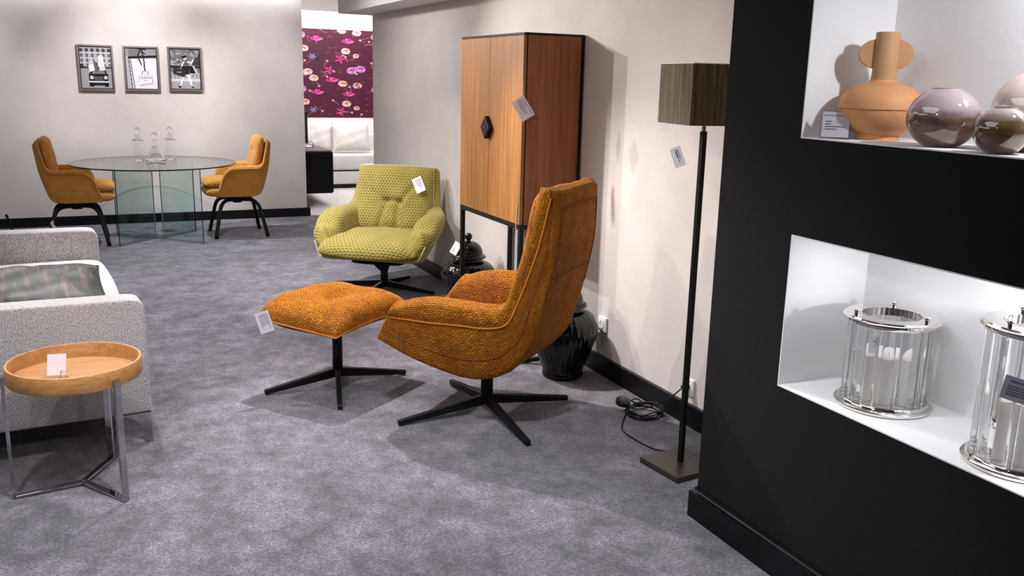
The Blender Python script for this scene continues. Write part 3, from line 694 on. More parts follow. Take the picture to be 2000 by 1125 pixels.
# ------------------------------------------------------------------ glass dining table and decanters
TX, TY = 0.575, 9.36
def dining_table():
    t = thing('dining_table', 'round clear glass dining table on upright glass panels', 'table', (TX, TY, 0))
    top = lathe('table_top', [(0, 0.724), (0.748, 0.724), (0.75, 0.727), (0.75, 0.735), (0.748, 0.738), (0, 0.738)], PANE, t, 96)
    V, F = [], []; n = 96
    for z, r in ((0.7255, 0.7505), (0.7365, 0.7505)):
        for j in range(n): a = 2 * PI * j / n; V.append((r * math.cos(a), r * math.sin(a), z))
    F = [(j, (j + 1) % n, n + (j + 1) % n, n + j) for j in range(n)]
    link('polished_edge', mesh('polished_edge', V, F, True), EDGE, top)
    for sx in (1, -1):
        for sy in (1, -1):
            a = (0.035 * sx, -0.05); b = (0.035 * sx + 0.335 * sx, -0.05 + 0.335 * sy)
            dx, dy = b[0] - a[0], b[1] - a[1]; L = math.hypot(dx, dy); nx_, ny_ = -dy / L * 0.006, dx / L * 0.006
            poly = [(a[0] + nx_, a[1] + ny_), (b[0] + nx_, b[1] + ny_), (b[0] - nx_, b[1] - ny_), (a[0] - nx_, a[1] - ny_)]
            p = prism('glass_panel', poly, 0.0, 0.7235, PANE, t)
            ex, ey = dx / L * 0.0012, dy / L * 0.0012
            for q, s in ((b, 1), (a, -1)):
                poly = [(q[0] + nx_ * 0.9, q[1] + ny_ * 0.9), (q[0] + nx_ * 0.9 + s * ex, q[1] + ny_ * 0.9 + s * ey), (q[0] - nx_ * 0.9 + s * ex, q[1] - ny_ * 0.9 + s * ey), (q[0] - nx_ * 0.9, q[1] - ny_ * 0.9)]
                prism('panel_edge', poly, 0.001, 0.723, EDGE if (s > 0) else mat('glass_edge_pale', (0.25, 0.33, 0.32), 0.1), p)
dining_table()
def decanter(label, loc, kind):
    d = thing('decanter', label, 'decanter', loc, 0, 'clear glass decanters on the dining table')
    if kind == 'tall': prof = [(0, 0.004), (0.043, 0.0), (0.048, 0.006), (0.048, 0.19), (0.044, 0.206), (0.024, 0.216), (0.017, 0.226), (0.017, 0.25), (0.021, 0.256), (0.0175, 0.256), (0.0135, 0.25), (0.0135, 0.226), (0.040, 0.198), (0.044, 0.185), (0.044, 0.022), (0, 0.018)]; z = 0.256
    else: prof = [(0, 0.004), (0.088, 0.0), (0.095, 0.008), (0.088, 0.022), (0.042, 0.115), (0.022, 0.145), (0.017, 0.16), (0.017, 0.205), (0.024, 0.212), (0.020, 0.212), (0.013, 0.205), (0.013, 0.158), (0.036, 0.115), (0.080, 0.025), (0, 0.016)]; z = 0.212
    lathe('bottle', prof, CLEAR, d, 36)
    zs = [(0, z - 0.02), (0.011, z - 0.02), (0.012, z), (0.010, z + 0.012)] + [(0.029 * math.sin(a), z + 0.038 - 0.029 * math.cos(a)) for a in np.linspace(0.42, PI - 0.001, 14)]
    lathe('ball_stopper', zs, CLEAR, d, 28)
decanter('tall cylindrical clear glass decanter with ball stopper, left of the squat one', (0.445, 9.53, 0.738), 'tall')
decanter('tall cylindrical clear glass decanter with ball stopper, right of the squat one', (0.745, 9.60, 0.738), 'tall')
decanter('squat conical clear glass decanter with ball stopper between two tall ones', (0.592, 9.43, 0.738), 'cone')

# ------------------------------------------------------------------ pictures
FRAME = mat('pewter_frame', (0.20, 0.175, 0.155), 0.35, 0.5); PRINT = m_attr('photo_print', 0.25, 0.4)
def pic_car():
    P = Paint(100, 134, (0.62, 0.62, 0.66)); g = lambda v: (v, v, v * 1.03)
    P.rect(0, 0, 1, 0.45, g(0.66)); rs = np.random.RandomState(1)
    for k in range(6):
        x = 0.02 + k * 0.17; P.rect(x, 0.06, x + 0.11, 0.13, g(0.30)); P.ell(x + 0.055, 0.09, 0.05, 0.06, g(0.22), 0.7); P.rect(x + 0.02, 0.17, x + 0.09, 0.25, g(0.35)); P.rect(x + 0.03, 0.29, x + 0.09, 0.37, g(0.33)); P.rect(x + 0.035, 0.40, x + 0.085, 0.46, g(0.3))
    P.rect(0, 0.14, 1, 0.155, g(0.85)); P.rect(0, 0.265, 1, 0.28, g(0.8)); P.rect(0, 0.38, 1, 0.395, g(0.75))
    P.rect(0, 0.47, 1, 0.53, g(0.28)); P.rect(0, 0.52, 1, 1, g(0.55)); P.rect(0.0, 0.42, 0.12, 0.52, g(0.15)); P.poly([(0, 0.52), (1, 0.52), (1, 1), (0, 1)], g(0.60), 0.6)
    P.poly([(0.28, 0.66), (0.36, 0.50), (0.76, 0.50), (0.84, 0.66)], g(0.10)); P.poly([(0.36, 0.64), (0.41, 0.53), (0.72, 0.53), (0.78, 0.64)], g(0.45))
    P.rect(0.26, 0.64, 0.86, 0.84, g(0.07)); P.poly([(0.30, 0.70), (0.82, 0.70), (0.86, 0.78), (0.26, 0.78)], g(0.14)); P.rect(0.42, 0.72, 0.70, 0.80, g(0.42)); P.rect(0.42, 0.74, 0.70, 0.75, g(0.1)); P.rect(0.42, 0.77, 0.70, 0.78, g(0.1))
    P.ell(0.35, 0.73, 0.055, 0.055, g(0.9)); P.ell(0.78, 0.73, 0.055, 0.055, g(0.9)); P.ell(0.35, 0.73, 0.035, 0.035, g(0.65)); P.ell(0.78, 0.73, 0.035, 0.035, g(0.65))
    P.rect(0.24, 0.815, 0.88, 0.84, g(0.8)); P.rect(0.26, 0.85, 0.86, 0.92, g(0.05)); P.rect(0.46, 0.855, 0.68, 0.885, g(0.15)); P.rect(0.28, 0.90, 0.40, 0.945, g(0.04)); P.rect(0.73, 0.90, 0.85, 0.945, g(0.04))
    P.poly([(0.27, 0.44), (0.42, 0.41), (0.46, 0.56), (0.30, 0.60)], g(0.93)); P.line(0.32, 0.42, 0.40, 0.30, 0.008, g(0.85)); P.line(0.40, 0.30, 0.42, 0.42, 0.008, g(0.85))
    P.rect(0.58, 0.22, 0.74, 0.34, g(0.92)); P.rect(0.56, 0.34, 0.76, 0.48, g(0.86)); P.rect(0.58, 0.335, 0.76, 0.345, g(0.4)); P.poly([(0.44, 0.34), (0.56, 0.31), (0.58, 0.60), (0.46, 0.60)], g(0.35)); P.ell(0.52, 0.33, 0.04, 0.05, g(0.7)); P.rect(0.60, 0.46, 0.78, 0.56, g(0.8))
    P.grain(0.05); return P
def pic_bag():
    P = Paint(100, 134, (0.80, 0.79, 0.83)); g = lambda v: (v * 1.0, v * 0.985, v * 1.03)
    P.rect(0, 0, 1, 0.24, g(0.50)); P.rect(0, 0, 0.12, 1, g(0.72)); P.ell(0.2, 0.08, 0.3, 0.2, g(0.40), 0.5); P.ell(0.85, 0.1, 0.3, 0.16, g(0.62), 0.6); P.poly([(0.0, 0.2), (0.12, 0.2), (0.18, 1), (0, 1)], g(0.66), 0.7)
    P.poly([(0.10, 0.21), (1, 0.17), (1, 0.23), (0.10, 0.27)], g(0.06)); P.poly([(0.10, 0.22), (0.125, 0.22), (0.20, 1), (0.175, 1)], g(0.10)); P.poly([(0.155, 0.28), (0.18, 0.28), (0.27, 1), (0.25, 1)], g(0.12)); P.poly([(0.19, 0.28), (1, 0.24), (1, 1), (0.28, 1)], g(0.86))
    for (a, b) in (((0.50, 0.03), (0.40, 0.20)), ((0.40, 0.20), (0.50, 0.40)), ((0.52, 0.03), (0.58, 0.22)), ((0.58, 0.22), (0.60, 0.56)), ((0.50, 0.06), (0.62, 0.14)), ((0.44, 0.03), (0.66, 0.04))): P.line(*a, *b, 0.020, g(0.10))
    P.ell(0.60, 0.61, 0.11, 0.09, g(0.55)); P.ell(0.60, 0.615, 0.085, 0.07, g(0.86)); P.poly([(0.40, 0.655), (0.82, 0.63), (0.83, 0.86), (0.42, 0.91)], g(0.45)); P.poly([(0.405, 0.66), (0.81, 0.637), (0.815, 0.845), (0.425, 0.895)], g(0.90)); P.line(0.43, 0.69, 0.79, 0.67, 0.005, g(0.6)); P.line(0.45, 0.865, 0.79, 0.82, 0.005, g(0.6))
    P.grain(0.02); return P
def pic_walk():
    P = Paint(100, 134, (0.42, 0.42, 0.45)); g = lambda v: (v, v, v * 1.03); rs = np.random.RandomState(5)
    for _ in range(160): P.ell(rs.rand(), rs.rand() * 0.42, 0.02 + rs.rand() * 0.05, 0.02 + rs.rand() * 0.04, g(0.25 + rs.rand() * 0.5), 0.6)
    P.poly([(0.75, 0.3), (0.9, 0.2), (1, 0.1), (1, 0.4), (0.75, 0.4)], g(0.15), 0.8); P.rect(0, 0.42, 1, 0.47, g(0.12)); P.rect(0, 0.47, 1, 0.58, g(0.40)); P.rect(0, 0.58, 1, 0.74, g(0.62))
    for k in range(9): P.ell(0.03 + k * 0.12, 0.66, 0.022, 0.07, g(0.45))
    P.rect(0, 0.74, 1, 0.80, g(0.75)); P.rect(0, 0.80, 1, 1, g(0.58))
    sk = g(0.82)
    P.poly([(0.44, 0.62), (0.52, 0.60), (0.40, 0.80), (0.34, 0.93), (0.29, 0.92), (0.36, 0.76)], sk); P.poly([(0.53, 0.60), (0.63, 0.60), (0.68, 0.78), (0.72, 0.92), (0.67, 0.92), (0.60, 0.78)], sk)
    P.poly([(0.25, 0.90), (0.35, 0.92), (0.36, 0.95), (0.27, 0.965)], g(0.06)); P.poly([(0.64, 0.91), (0.74, 0.92), (0.78, 0.965), (0.70, 0.955)], g(0.06))
    P.poly([(0.42, 0.40), (0.62, 0.36), (0.64, 0.62), (0.40, 0.64)], g(0.10)); P.poly([(0.46, 0.27), (0.60, 0.27), (0.62, 0.42), (0.44, 0.44)], g(0.32)); P.line(0.58, 0.32, 0.72, 0.34, 0.022, sk); P.line(0.72, 0.34, 0.78, 0.26, 0.02, sk); P.line(0.47, 0.32, 0.38, 0.44, 0.022, sk)
    P.ell(0.50, 0.23, 0.055, 0.065, sk); P.ell(0.47, 0.20, 0.06, 0.05, g(0.07)); P.ell(0.54, 0.19, 0.03, 0.03, g(0.07))
    P.poly([(0.13, 0.46), (0.52, 0.53), (0.47, 0.70), (0.10, 0.62)], g(0.16)); P.line(0.22, 0.47, 0.30, 0.32, 0.010, g(0.1)); P.line(0.30, 0.32, 0.42, 0.50, 0.010, g(0.1)); P.rect(0.22, 0.57, 0.38, 0.585, g(0.7)); P.poly([(0.62, 0.44), (0.76, 0.42), (0.86, 0.60), (0.66, 0.60)], g(0.08)); P.poly([(0.74, 0.42), (0.80, 0.42), (0.90, 0.56), (0.84, 0.60)], g(0.7))
    P.grain(0.05); return P
for (x0, x1, z0, z1, P, lab) in ((-0.028, 0.306, 1.385, 1.840, pic_car(), 'framed black and white photo of a small car loaded with shopping bags'),
                                 (0.399, 0.741, 1.386, 1.840, pic_bag(), 'framed black and white photo of a shopping bag with ribbon and tag'),
                                 (0.828, 1.169, 1.393, 1.846, pic_walk(), 'framed black and white photo of a woman walking with shopping bags')):
    t = thing('framed_picture', lab, 'picture', (x0, 10.378, z0), 0, 'three framed photographs on the back wall'); W_, H_ = x1 - x0, z1 - z0; fw, dp = 0.016, 0.045
    boxes('frame', [((0, -dp, 0), (fw, 0, H_)), ((W_ - fw, -dp, 0), (W_, 0, H_)), ((fw, -dp, 0), (W_ - fw, 0, fw)), ((fw, -dp, H_ - fw), (W_ - fw, 0, H_))], FRAME, t)
    boxes('inner_lip', [((fw, -dp + 0.012, fw), (fw + 0.008, -0.004, H_ - fw)), ((W_ - fw - 0.008, -dp + 0.012, fw), (W_ - fw, -0.004, H_ - fw)), ((fw, -dp + 0.012, fw), (W_ - fw, -0.004, fw + 0.008)), ((fw, -dp + 0.012, H_ - fw - 0.008), (W_ - fw, -0.004, H_ - fw))], BLACKM, t)
    m4 = Matrix.Translation((fw, -0.024, fw)) @ Matrix.Rotation(PI / 2, 4, 'X')
    print_grid('photo_print', P.nx, P.ny, W_ - 2 * fw, H_ - 2 * fw, lin(P.I), PRINT, t, m4); box('backing', (fw, -0.022, fw), (W_ - fw, -0.002, H_ - fw), BLACKM, t)
    if 'ribbon' in lab:
        R_ = Matrix.Rotation(PI / 2, 4, 'X'); text_obj('lettering', 'CHANEL', 0.034, INK, t, Matrix.Translation((W_ * 0.60, -0.0255, H_ * 0.275)) @ R_ @ Matrix.Rotation(0.05, 4, 'Z'), 'CENTER'); text_obj('lettering', 'Paris', 0.018, INK, t, Matrix.Translation((W_ * 0.60, -0.0255, H_ * 0.225)) @ R_ @ Matrix.Rotation(0.05, 4, 'Z'), 'CENTER')

# ------------------------------------------------------------------ grey sofa, throw pillow, tray table
def sofa():
    s = thing('sofa', 'light grey tweed sofa with chrome corner feet behind the tray table', 'sofa', (0.172, 4.035, 0), math.radians(4.6))
    L, D = 2.06, 0.95
    def arm(name, y0, y1, m):
        prof = [(0.0, 0.14), (0.0, 0.60), (-0.008, 0.630), (-0.03, 0.648), (-0.08, 0.652), (-D + 0.05, 0.665), (-D, 0.64), (-D, 0.14)]
        o = prism(name, prof, y0, y1, m, s, 'y'); bm = bmesh.new(); bm.from_mesh(o.data); bmesh.ops.bevel(bm, geom=list(bm.edges), offset=0.022, segments=4, profile=0.5, affect='EDGES', clamp_overlap=True); bm.to_mesh(o.data); bm.free()
        o.data.polygons.foreach_set('use_smooth', [True] * len(o.data.polygons)); return o
    a = arm('armrest', 0.0, 0.135, TWEED); arm('armrest', L - 0.135, L, TWEED)
    box('front_rail', (-0.60, 0.135, 0.14), (-0.028, L - 0.135, 0.30), TWEED, s, 0.02, 3)
    for k in range(2):
        y0 = 0.135 + k * (L - 0.27) / 2; y1 = y0 + (L - 0.27) / 2
        sc, rim = pillow('seat_cushion', 0.78, y1 - y0 - 0.004, 0.065, SEATW, s, 26, 10, 0.4, 0.08, 0, 1.9, (), lambda P, yc=(y0 + y1) / 2: (P[0] - 0.372, P[1] + yc, P[2] + 0.425))
        bc, rim = pillow('back_cushion', 0.50, y1 - y0 - 0.01, 0.10, TWEED, s, 24, 6, 0.45, 0.12, 0, 0.8, (), lambda P, yc=(y0 + y1) / 2: (-0.66 + P[2] - 0.1 * P[0], P[1] + yc, 0.68 + P[0]))
    box('back_frame', (-D, 0.135, 0.14), (-0.74, L - 0.135, 0.80), TWEED, s, 0.03, 3)
    for (x, y) in ((0, 0.004), (0, L - 0.03), (-D + 0.06, 0.004), (-D + 0.06, L - 0.03)):
        f = 1 if x == 0 else -1
        pr = [(-0.002, 0.0), (-0.002, 0.14), (-0.16, 0.14), (-0.16, 0.132), (-0.115, 0.128), (-0.075, 0.112), (-0.050, 0.085), (-0.036, 0.05), (-0.028, 0.0)]
        pr = [(x + (px if f > 0 else -px - 0.06 + 0.06), pz) for px, pz in pr]
        prism('foot', pr, y, y + 0.026, CHROME, s, 'y', 0.002)
    return s
sofa()
tp = thing('throw_pillow', 'dark grey green throw pillow with copper leaf print on the sofa', 'pillow', (-0.275, 4.68, 0.495), math.radians(6))
PIL = mat('pillow_print', (0.2, 0.22, 0.21), 0.55); tt = NT(PIL); vv = tt.gen('UV')
wz = tt.noise(tt.mapped(vv, (1.0, 0.45, 1), (0, 0, 0.5)), 9, 4, 0.6); wy = tt.noise(tt.mapped(vv, (2.2, 0.40, 1), (0, 0, -0.5)), 15, 4, 0.7); wx = tt.noise(tt.mapped(vv, (6, 90, 1)), 3, 2, 0.6)
cA = tt.ramp(wz, [(0.42, (0.014, 0.017, 0.0165)), (0.60, (0.048, 0.055, 0.052))]); cB = tt.mix(tt.ramp(wy, [(0.535, (0, 0, 0)), (0.585, (0.9, 0.9, 0.9))]), cA, (0.13, 0.075, 0.052)); cC = tt.mix(tt.ramp(wy, [(0.30, (1, 1, 1)), (0.37, (0, 0, 0))]), cB, (0.028, 0.022, 0.02))
tt.l(tt.mix(0.35, cC, tt.ramp(wx, [(0.4, (0.6, 0.6, 0.6)), (0.6, (1.2, 1.2, 1.2))]), 'MULTIPLY'), PIL.node_tree.nodes['Principled BSDF'].inputs['Base Color']); tt.bump(wx, 0.2, 0.003)
def pw(P):
    x, y, z = P; a = math.radians(17); return (x, y * math.cos(a) - z * math.sin(a), 0.075 + y * math.sin(a) + z * math.cos(a))
pb, rim = pillow('cover', 0.60, 0.42, 0.070, PIL, tp, 36, 4, 0.5, 0.0, 0.05, 0.75, [(0.3, 0.2, 0.9, 0.8, 0.012, 0.08), (-0.2, 0.5, 0.1, 0.95, 0.01, 0.07)], pw, 0.004)
tube('piping', rim[::2], 0.006, mat('dark_piping', (0.02, 0.02, 0.02), 0.7), tp, 6, True)

def tray_table():
    t = thing('tray_table', 'round oak tray side table with flat chrome legs', 'side table', (-0.106, 3.668, 0))
    tr = lathe('tray_rim', [(0.222, 0.458), (0.236, 0.456), (0.238, 0.46), (0.238, 0.517), (0.236, 0.520), (0.228, 0.520), (0.226, 0.517), (0.226, 0.478), (0.222, 0.470)], OAKRIM, t, 72, None, True)
    lathe('tray_base', [(0, 0.456), (0.2255, 0.456), (0.2255, 0.470), (0, 0.470)], OAK, t, 64)
    J = (-0.005, 0.012, 0.012)
    for (x, y) in ((-0.250, -0.022), (0.138, -0.203), (0.110, 0.246)):
        r = math.hypot(x, y); ux, uy = x / r, y / r; k = 0.246
        bar('leg', (ux * k, uy * k, 0.0), (ux * k, uy * k, 0.487), 0.013, 0.026, 0.013, 0.026, CHROME, t, (-uy, ux, 0))
        bar('floor_bar', J, (ux * k, uy * k, 0.007), 0.026, 0.012, 0.026, 0.012, CHROME, t)
    return t
tray_table()
ch = thing('place_card', 'blank white card in a copper wire holder on the oak tray', 'card', (-0.165, 3.615, 0.470))
cardbox('card', 0.068, 0.080, PAPER, ch, Matrix.Translation((0.0, 0, 0.052)) @ tag_matrix((0.45, -1, 0.12), math.radians(-9)))
tube('wire_holder', [(0.02 + 0.016 * math.cos(a) , -0.012 + 0.016 * math.sin(a), 0.002) for a in np.linspace(0, 5.5, 24)] + [(0.012, -0.004, 0.010), (0.010, -0.003, 0.022), (0.018, -0.003, 0.030), (0.026, -0.004, 0.022)], 0.0013, mat('copper_wire', (0.6, 0.28, 0.2), 0.3, 0.9), ch, 6)

# ------------------------------------------------------------------ cabinet
def cabinet():
    x0, x1, y0, y1, z0, z1 = 2.150, 2.520, 4.480, 5.375, 0.805, 1.845
    c = thing('cabinet', 'tall walnut two-door cabinet on a black metal frame', 'cabinet', (x0, y0, 0)); D, W_ = x1 - x0, y1 - y0
    fr = 0.022
    box('door_gap_shade', (fr - 0.004, 0.004, z0 + 0.004), (fr + 0.004, W_ - 0.004, z1 - 0.016), BLACKM, c)  # black inset standing in for the shadow line between doors and body
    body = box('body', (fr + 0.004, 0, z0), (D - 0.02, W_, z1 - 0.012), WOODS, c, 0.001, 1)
    box('back_panel', (D - 0.02, 0.002, z0), (D, W_ - 0.002, z1 - 0.012), BLACKM, c)
    box('top_panel', (0.002, -0.002, z1 - 0.012), (D, W_ + 0.002, z1), BLACKM, c)
    for k in (0, 1):
        a, b = (0.001, W_ / 2 - 0.0015) if k == 0 else (W_ / 2 + 0.0015, W_ - 0.001)
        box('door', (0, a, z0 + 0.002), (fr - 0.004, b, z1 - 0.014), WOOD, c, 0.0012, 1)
    yc, zc = W_ / 2 + 0.0, 1.320
    h = prism('handle', [(yc, zc + 0.066), (yc + 0.062, zc), (yc, zc - 0.066), (yc - 0.062, zc)], -0.030, 0.001, BLACKM, c, 'x', 0.002)
    lathe('handle_emblem', [(0.0, 0.0), (0.008, 0.0), (0.009, 0.002), (0, 0.002)], BRONZE, h, 16).matrix_local = Matrix.Translation((-0.0305, yc, zc)) @ Matrix.Rotation(-PI / 2, 4, 'Y')
    b = 0.026
    boxes('base_frame', [((0.002, 0, z0 - b), (D, b, z0)), ((0.002, W_ - b, z0 - b), (D, W_, z0)), ((0.002, b, z0 - b), (0.002 + b, W_ - b, z0)), ((D - b, b, z0 - b), (D, W_ - b, z0))], BLACKM, c)
    for x in (0.002, D - b):
        for y in (0, W_ - b): box('leg', (x, y, 0), (x + b, y + b, z0 - b), BLACKM, c, 0.001, 1)
    for y in (0, W_ - b): box('floor_runner', (0.002 + b, y, 0.0), (D - b, y + b, 0.02), BLACKM, c)
cabinet()

# ------------------------------------------------------------------ ginger jars
def ginger_jar(label, loc):
    j = thing('ginger_jar', label, 'jar', loc, 0, 'black ribbed ginger jars by the cabinet')
    pr = cat([(0.0, 0.004), (0.095, 0.0), (0.112, 0.006), (0.116, 0.02), (0.112, 0.04), (0.124, 0.08), (0.152, 0.15), (0.176, 0.22), (0.186, 0.27), (0.180, 0.315), (0.155, 0.352), (0.122, 0.372), (0.104, 0.380), (0.100, 0.392), (0.098, 0.400)], 3)
    fl = lambda a, i, k: 1.0 + 0.020 * (abs(math.sin(a * 14)) - 0.5) * (1 if 12 < i < k - 7 else 0.0)
    b = lathe('body', [tuple(p) for p in pr], BLACKG, j, 168, fl)
    lp = cat([(0.0, 0.402), (0.112, 0.402), (0.119, 0.408), (0.117, 0.416), (0.104, 0.420), (0.098, 0.432), (0.092, 0.458), (0.074, 0.488), (0.046, 0.508), (0.020, 0.514), (0.014, 0.520), (0.014, 0.524)], 3)
    fl2 = lambda a, i, k: 1.0 + 0.030 * (abs(math.sin(a * 13)) - 0.5) * (1 if 14 < i < 26 else 0.0)
    lid = lathe('lid', [tuple(p) for p in lp], BLACKG, j, 156, fl2)
    lathe('knob', [(0.026 * math.sin(a), 0.545 - 0.026 * math.cos(a)) for a in np.linspace(0.35, PI - 0.001, 16)], BLACKG, lid, 28)
ginger_jar('glossy black ribbed ginger jar behind the orange lounge chair', (2.305, 4.20, 0))
ginger_jar('glossy black ribbed ginger jar beside the green armchair, tag on its lid', (2.315, 5.62, 0))

# ------------------------------------------------------------------ floor lamp
SHADE = m_wood('shade_slub', (0.040, 0.024, 0.009), (0.215, 0.140, 0.064), 2, 2.6, 0.8)
def floor_lamp():
    l = thing('floor_lamp', 'slim bronze floor lamp with dark square shade by the black wall', 'lamp', (2.195, 2.925, 0))
    bm = bm_box((-0.122, -0.122, 0), (0.122, 0.122, 0.026), 0.003); me = bpy.data.meshes.new('base'); bm.to_mesh(me); bm.free(); me.transform(Matrix.Rotation(math.radians(6), 4, 'Z')); link('base', me, BRONZE, l)
    bm = bm_box((-0.0105, -0.0105, 0.026), (0.0105, 0.0105, 1.418), 0.002); me = bpy.data.meshes.new('pole'); bm.to_mesh(me); bm.free(); me.transform(Matrix.Rotation(math.radians(6), 4, 'Z')); link('pole', me, BLACKM, l)
    lathe('socket_cap', [(0, 1.418), (0.008, 1.418), (0.008, 1.50), (0, 1.50)], mat('brass', (0.6, 0.42, 0.2), 0.25, 1.0), l, 16)
    a, z0, z1, t_ = 0.135, 1.446, 1.672, 0.004
    R_ = Matrix.Rotation(math.radians(-8), 4, 'Z')
    o = boxes('shade', [((-a, -a, z0), (-a + t_, a, z1)), ((a - t_, -a, z0), (a, a, z1)), ((-a + t_, -a, z0), (a - t_, -a + t_, z1)), ((-a + t_, a - t_, z0), (a - t_, a, z1))], SHADE, l); o.data.transform(R_)
    i = a - t_ - 0.0005; u = 0.001
    q = boxes('shade_lining', [((-i, -i, z0 + 0.001), (-i + u, i, z1 + 0.003)), ((i - u, -i, z0 + 0.001), (i, i, z1 + 0.003)), ((-i + u, -i, z0 + 0.001), (i - u, -i + u, z1 + 0.003)), ((-i + u, i - u, z0 + 0.001), (i - u, i, z1 + 0.003))], mat('cream_lining', (0.85, 0.76, 0.55), 0.7), o); q.data.transform(R_)  # lining raised above the shade, its pale lip imitates glow along the rim
    lathe('bulb', [(0, 1.50), (0.012, 1.50), (0.014, 1.52), (0.028, 1.555), (0.026, 1.585), (0.014, 1.603), (0, 1.606)], m_emit('bulb_glow', (1.0, 0.82, 0.5), 6.0), l, 20)
    boxes('shade_spider', [((-i, -0.003, 1.492), (i, 0.003, 1.498)), ((-0.003, -i, 1.492), (0.003, i, 1.498))], BLACKM, l).data.transform(R_)
    # power cord
    rs = random.Random(4); P = [(0.025, 0.122, 0.02), (0.0, 0.19, 0.006)]
    P += [(-0.02, 0.30, 0.006), (-0.02, 0.42, 0.006), (0.02, 0.50, 0.006)]
    cx, cy = 0.185, 0.575
    for k in range(64):
        a_ = k * 0.62 + 2.5; r_ = 0.075 + 0.018 * rs.random(); P.append((cx + r_ * 1.0 * math.cos(a_) + 0.012 * rs.random(), cy + r_ * 1.05 * math.sin(a_), 0.008 + 0.0010 * k * (0.4 + 0.6 * rs.random())))
    P += [(0.20, 0.50, 0.08), (0.25, 0.46, 0.12), (0.30, 0.43, 0.175), (0.318, 0.42, 0.19)]
    tube('power_cord', cat(P, 3), 0.0033, BLACKM, l, 6)
    lathe('foot_switch', [(0, 0.0), (0.034, 0.0), (0.038, 0.008), (0.036, 0.024), (0.026, 0.030), (0, 0.031)], mat('black_plastic', (0.015, 0.015, 0.015), 0.25), l, 28).matrix_local = Matrix.Translation((0.10, 0.63, 0.055)) @ Matrix.Rotation(0.25, 4, 'X')
    lathe('plug', [(0, 0), (0.019, 0), (0.019, 0.022), (0.012, 0.03), (0.006, 0.036), (0, 0.036)], mat('black_plastic', (0.015, 0.015, 0.015), 0.25), l, 20).matrix_local = Matrix.Translation((0.3225, 0.415, 0.19)) @ Matrix.Rotation(-PI / 2, 4, 'Y')
floor_lamp()
def socket(label, loc):
    s = thing('wall_socket', label, 'socket', loc)
    W = mat('white_plastic', (0.80, 0.79, 0.78), 0.3)
    box('cover_plate', (-0.012, -0.042, -0.042), (0, 0.042, 0.042), W, s, 0.005, 3)
    o = lathe('socket_well', [(0.020, 0.0), (0.023, 0.0), (0.023, 0.002), (0.020, 0.002)], W, s, 24, None, True); o.matrix_local = Matrix.Translation((-0.012, 0, 0)) @ Matrix.Rotation(-PI / 2, 4, 'Y')
socket('white wall socket holding the floor lamp plug', (2.53, 3.34, 0.186))
socket('white wall socket half hidden behind the near black jar', (2.53, 4.155, 0.285))

# ------------------------------------------------------------------ niche: vase, globes, sign
NZ1, NZ0 = 1.447, 0.640
TERRA = m_plaster('terracotta', (0.60, 0.29, 0.125), 0.06); TERRA.node_tree.nodes['Principled BSDF'].inputs['Roughness'].default_value = 0.5
TERRAD = m_plaster('terracotta_neck', (0.46, 0.26, 0.12), 0.06); TERRAD.node_tree.nodes['Principled BSDF'].inputs['Roughness'].default_value = 0.55
v = thing('vase', 'terracotta vase with long neck and two round ear handles', 'vase', (2.183, 2.047, NZ1), math.radians(-38))
lo = cat([(0.0, 0.003), (0.060, 0.0), (0.063, 0.004), (0.062, 0.016), (0.074, 0.022), (0.100, 0.042), (0.115, 0.068), (0.1185, 0.088)], 3)
lathe('lower_body', [tuple(p) for p in lo] + [(0.1185, 0.090), (0, 0.090)], TERRA, v, 56)
up = cat([(0.1215, 0.0915), (0.121, 0.100), (0.114, 0.125), (0.092, 0.150), (0.066, 0.163), (0.044, 0.169), (0.0375, 0.177)], 3)
lathe('upper_body', [(0, 0.0905), (0.120, 0.0905)] + [tuple(p) for p in up] + [(0, 0.177)], TERRA, v, 56)
lathe('neck', [(0, 0.170), (0.0370, 0.170), (0.0350, 0.20), (0.0345, 0.312), (0.033, 0.315), (0.029, 0.313), (0.028, 0.20), (0, 0.19)], TERRAD, v, 48)
for s in (1, -1):
    P = [(0.028, 0.212)] + [(0.026 + 0.052 * math.sin(a), 0.252 - 0.043 * math.cos(a)) for a in np.linspace(0.12, PI - 0.12, 22)] + [(0.028, 0.295)]
    prism('ear_handle', [(s * x, z) for x, z in P], -0.008, 0.008, TERRAD, v, 'y', 0.0025)
def m_globe(name, low, top, line, alpha):
    m = mat(name, low, 0.04, Coat_Weight=0.5); t = NT(m); vv = t.gen('Object'); sx = t.n('ShaderNodeSeparateXYZ'); t.l(vv, sx.inputs[0])
    n = t.noise(t.mapped(vv, (14, 14, 30)), 1.6, 6, 0.65); z = t.math('ADD', sx.outputs[2], t.math('MULTIPLY', t.math('SUBTRACT', n, 0.5), 0.02))
    sw = t.ramp(n, [(0.32, tuple(c * 0.35 for c in low)), (0.66, low)])
    f = t.n('ShaderNodeMapRange'); f.inputs[1].default_value = line - 0.012; f.inputs[2].default_value = line + 0.014; t.l(z, f.inputs[0])
    t.l(t.mix(f.outputs[0], sw, top), t.b.inputs['Base Color']); t.b.inputs['Transmission Weight'].default_value = alpha; t.b.inputs['IOR'].default_value = 1.3; t.b.inputs['Coat Weight'].default_value = 1.0; t.b.inputs['Coat Roughness'].default_value = 0.01; t.b.inputs['Coat IOR'].default_value = 1.9
    return m
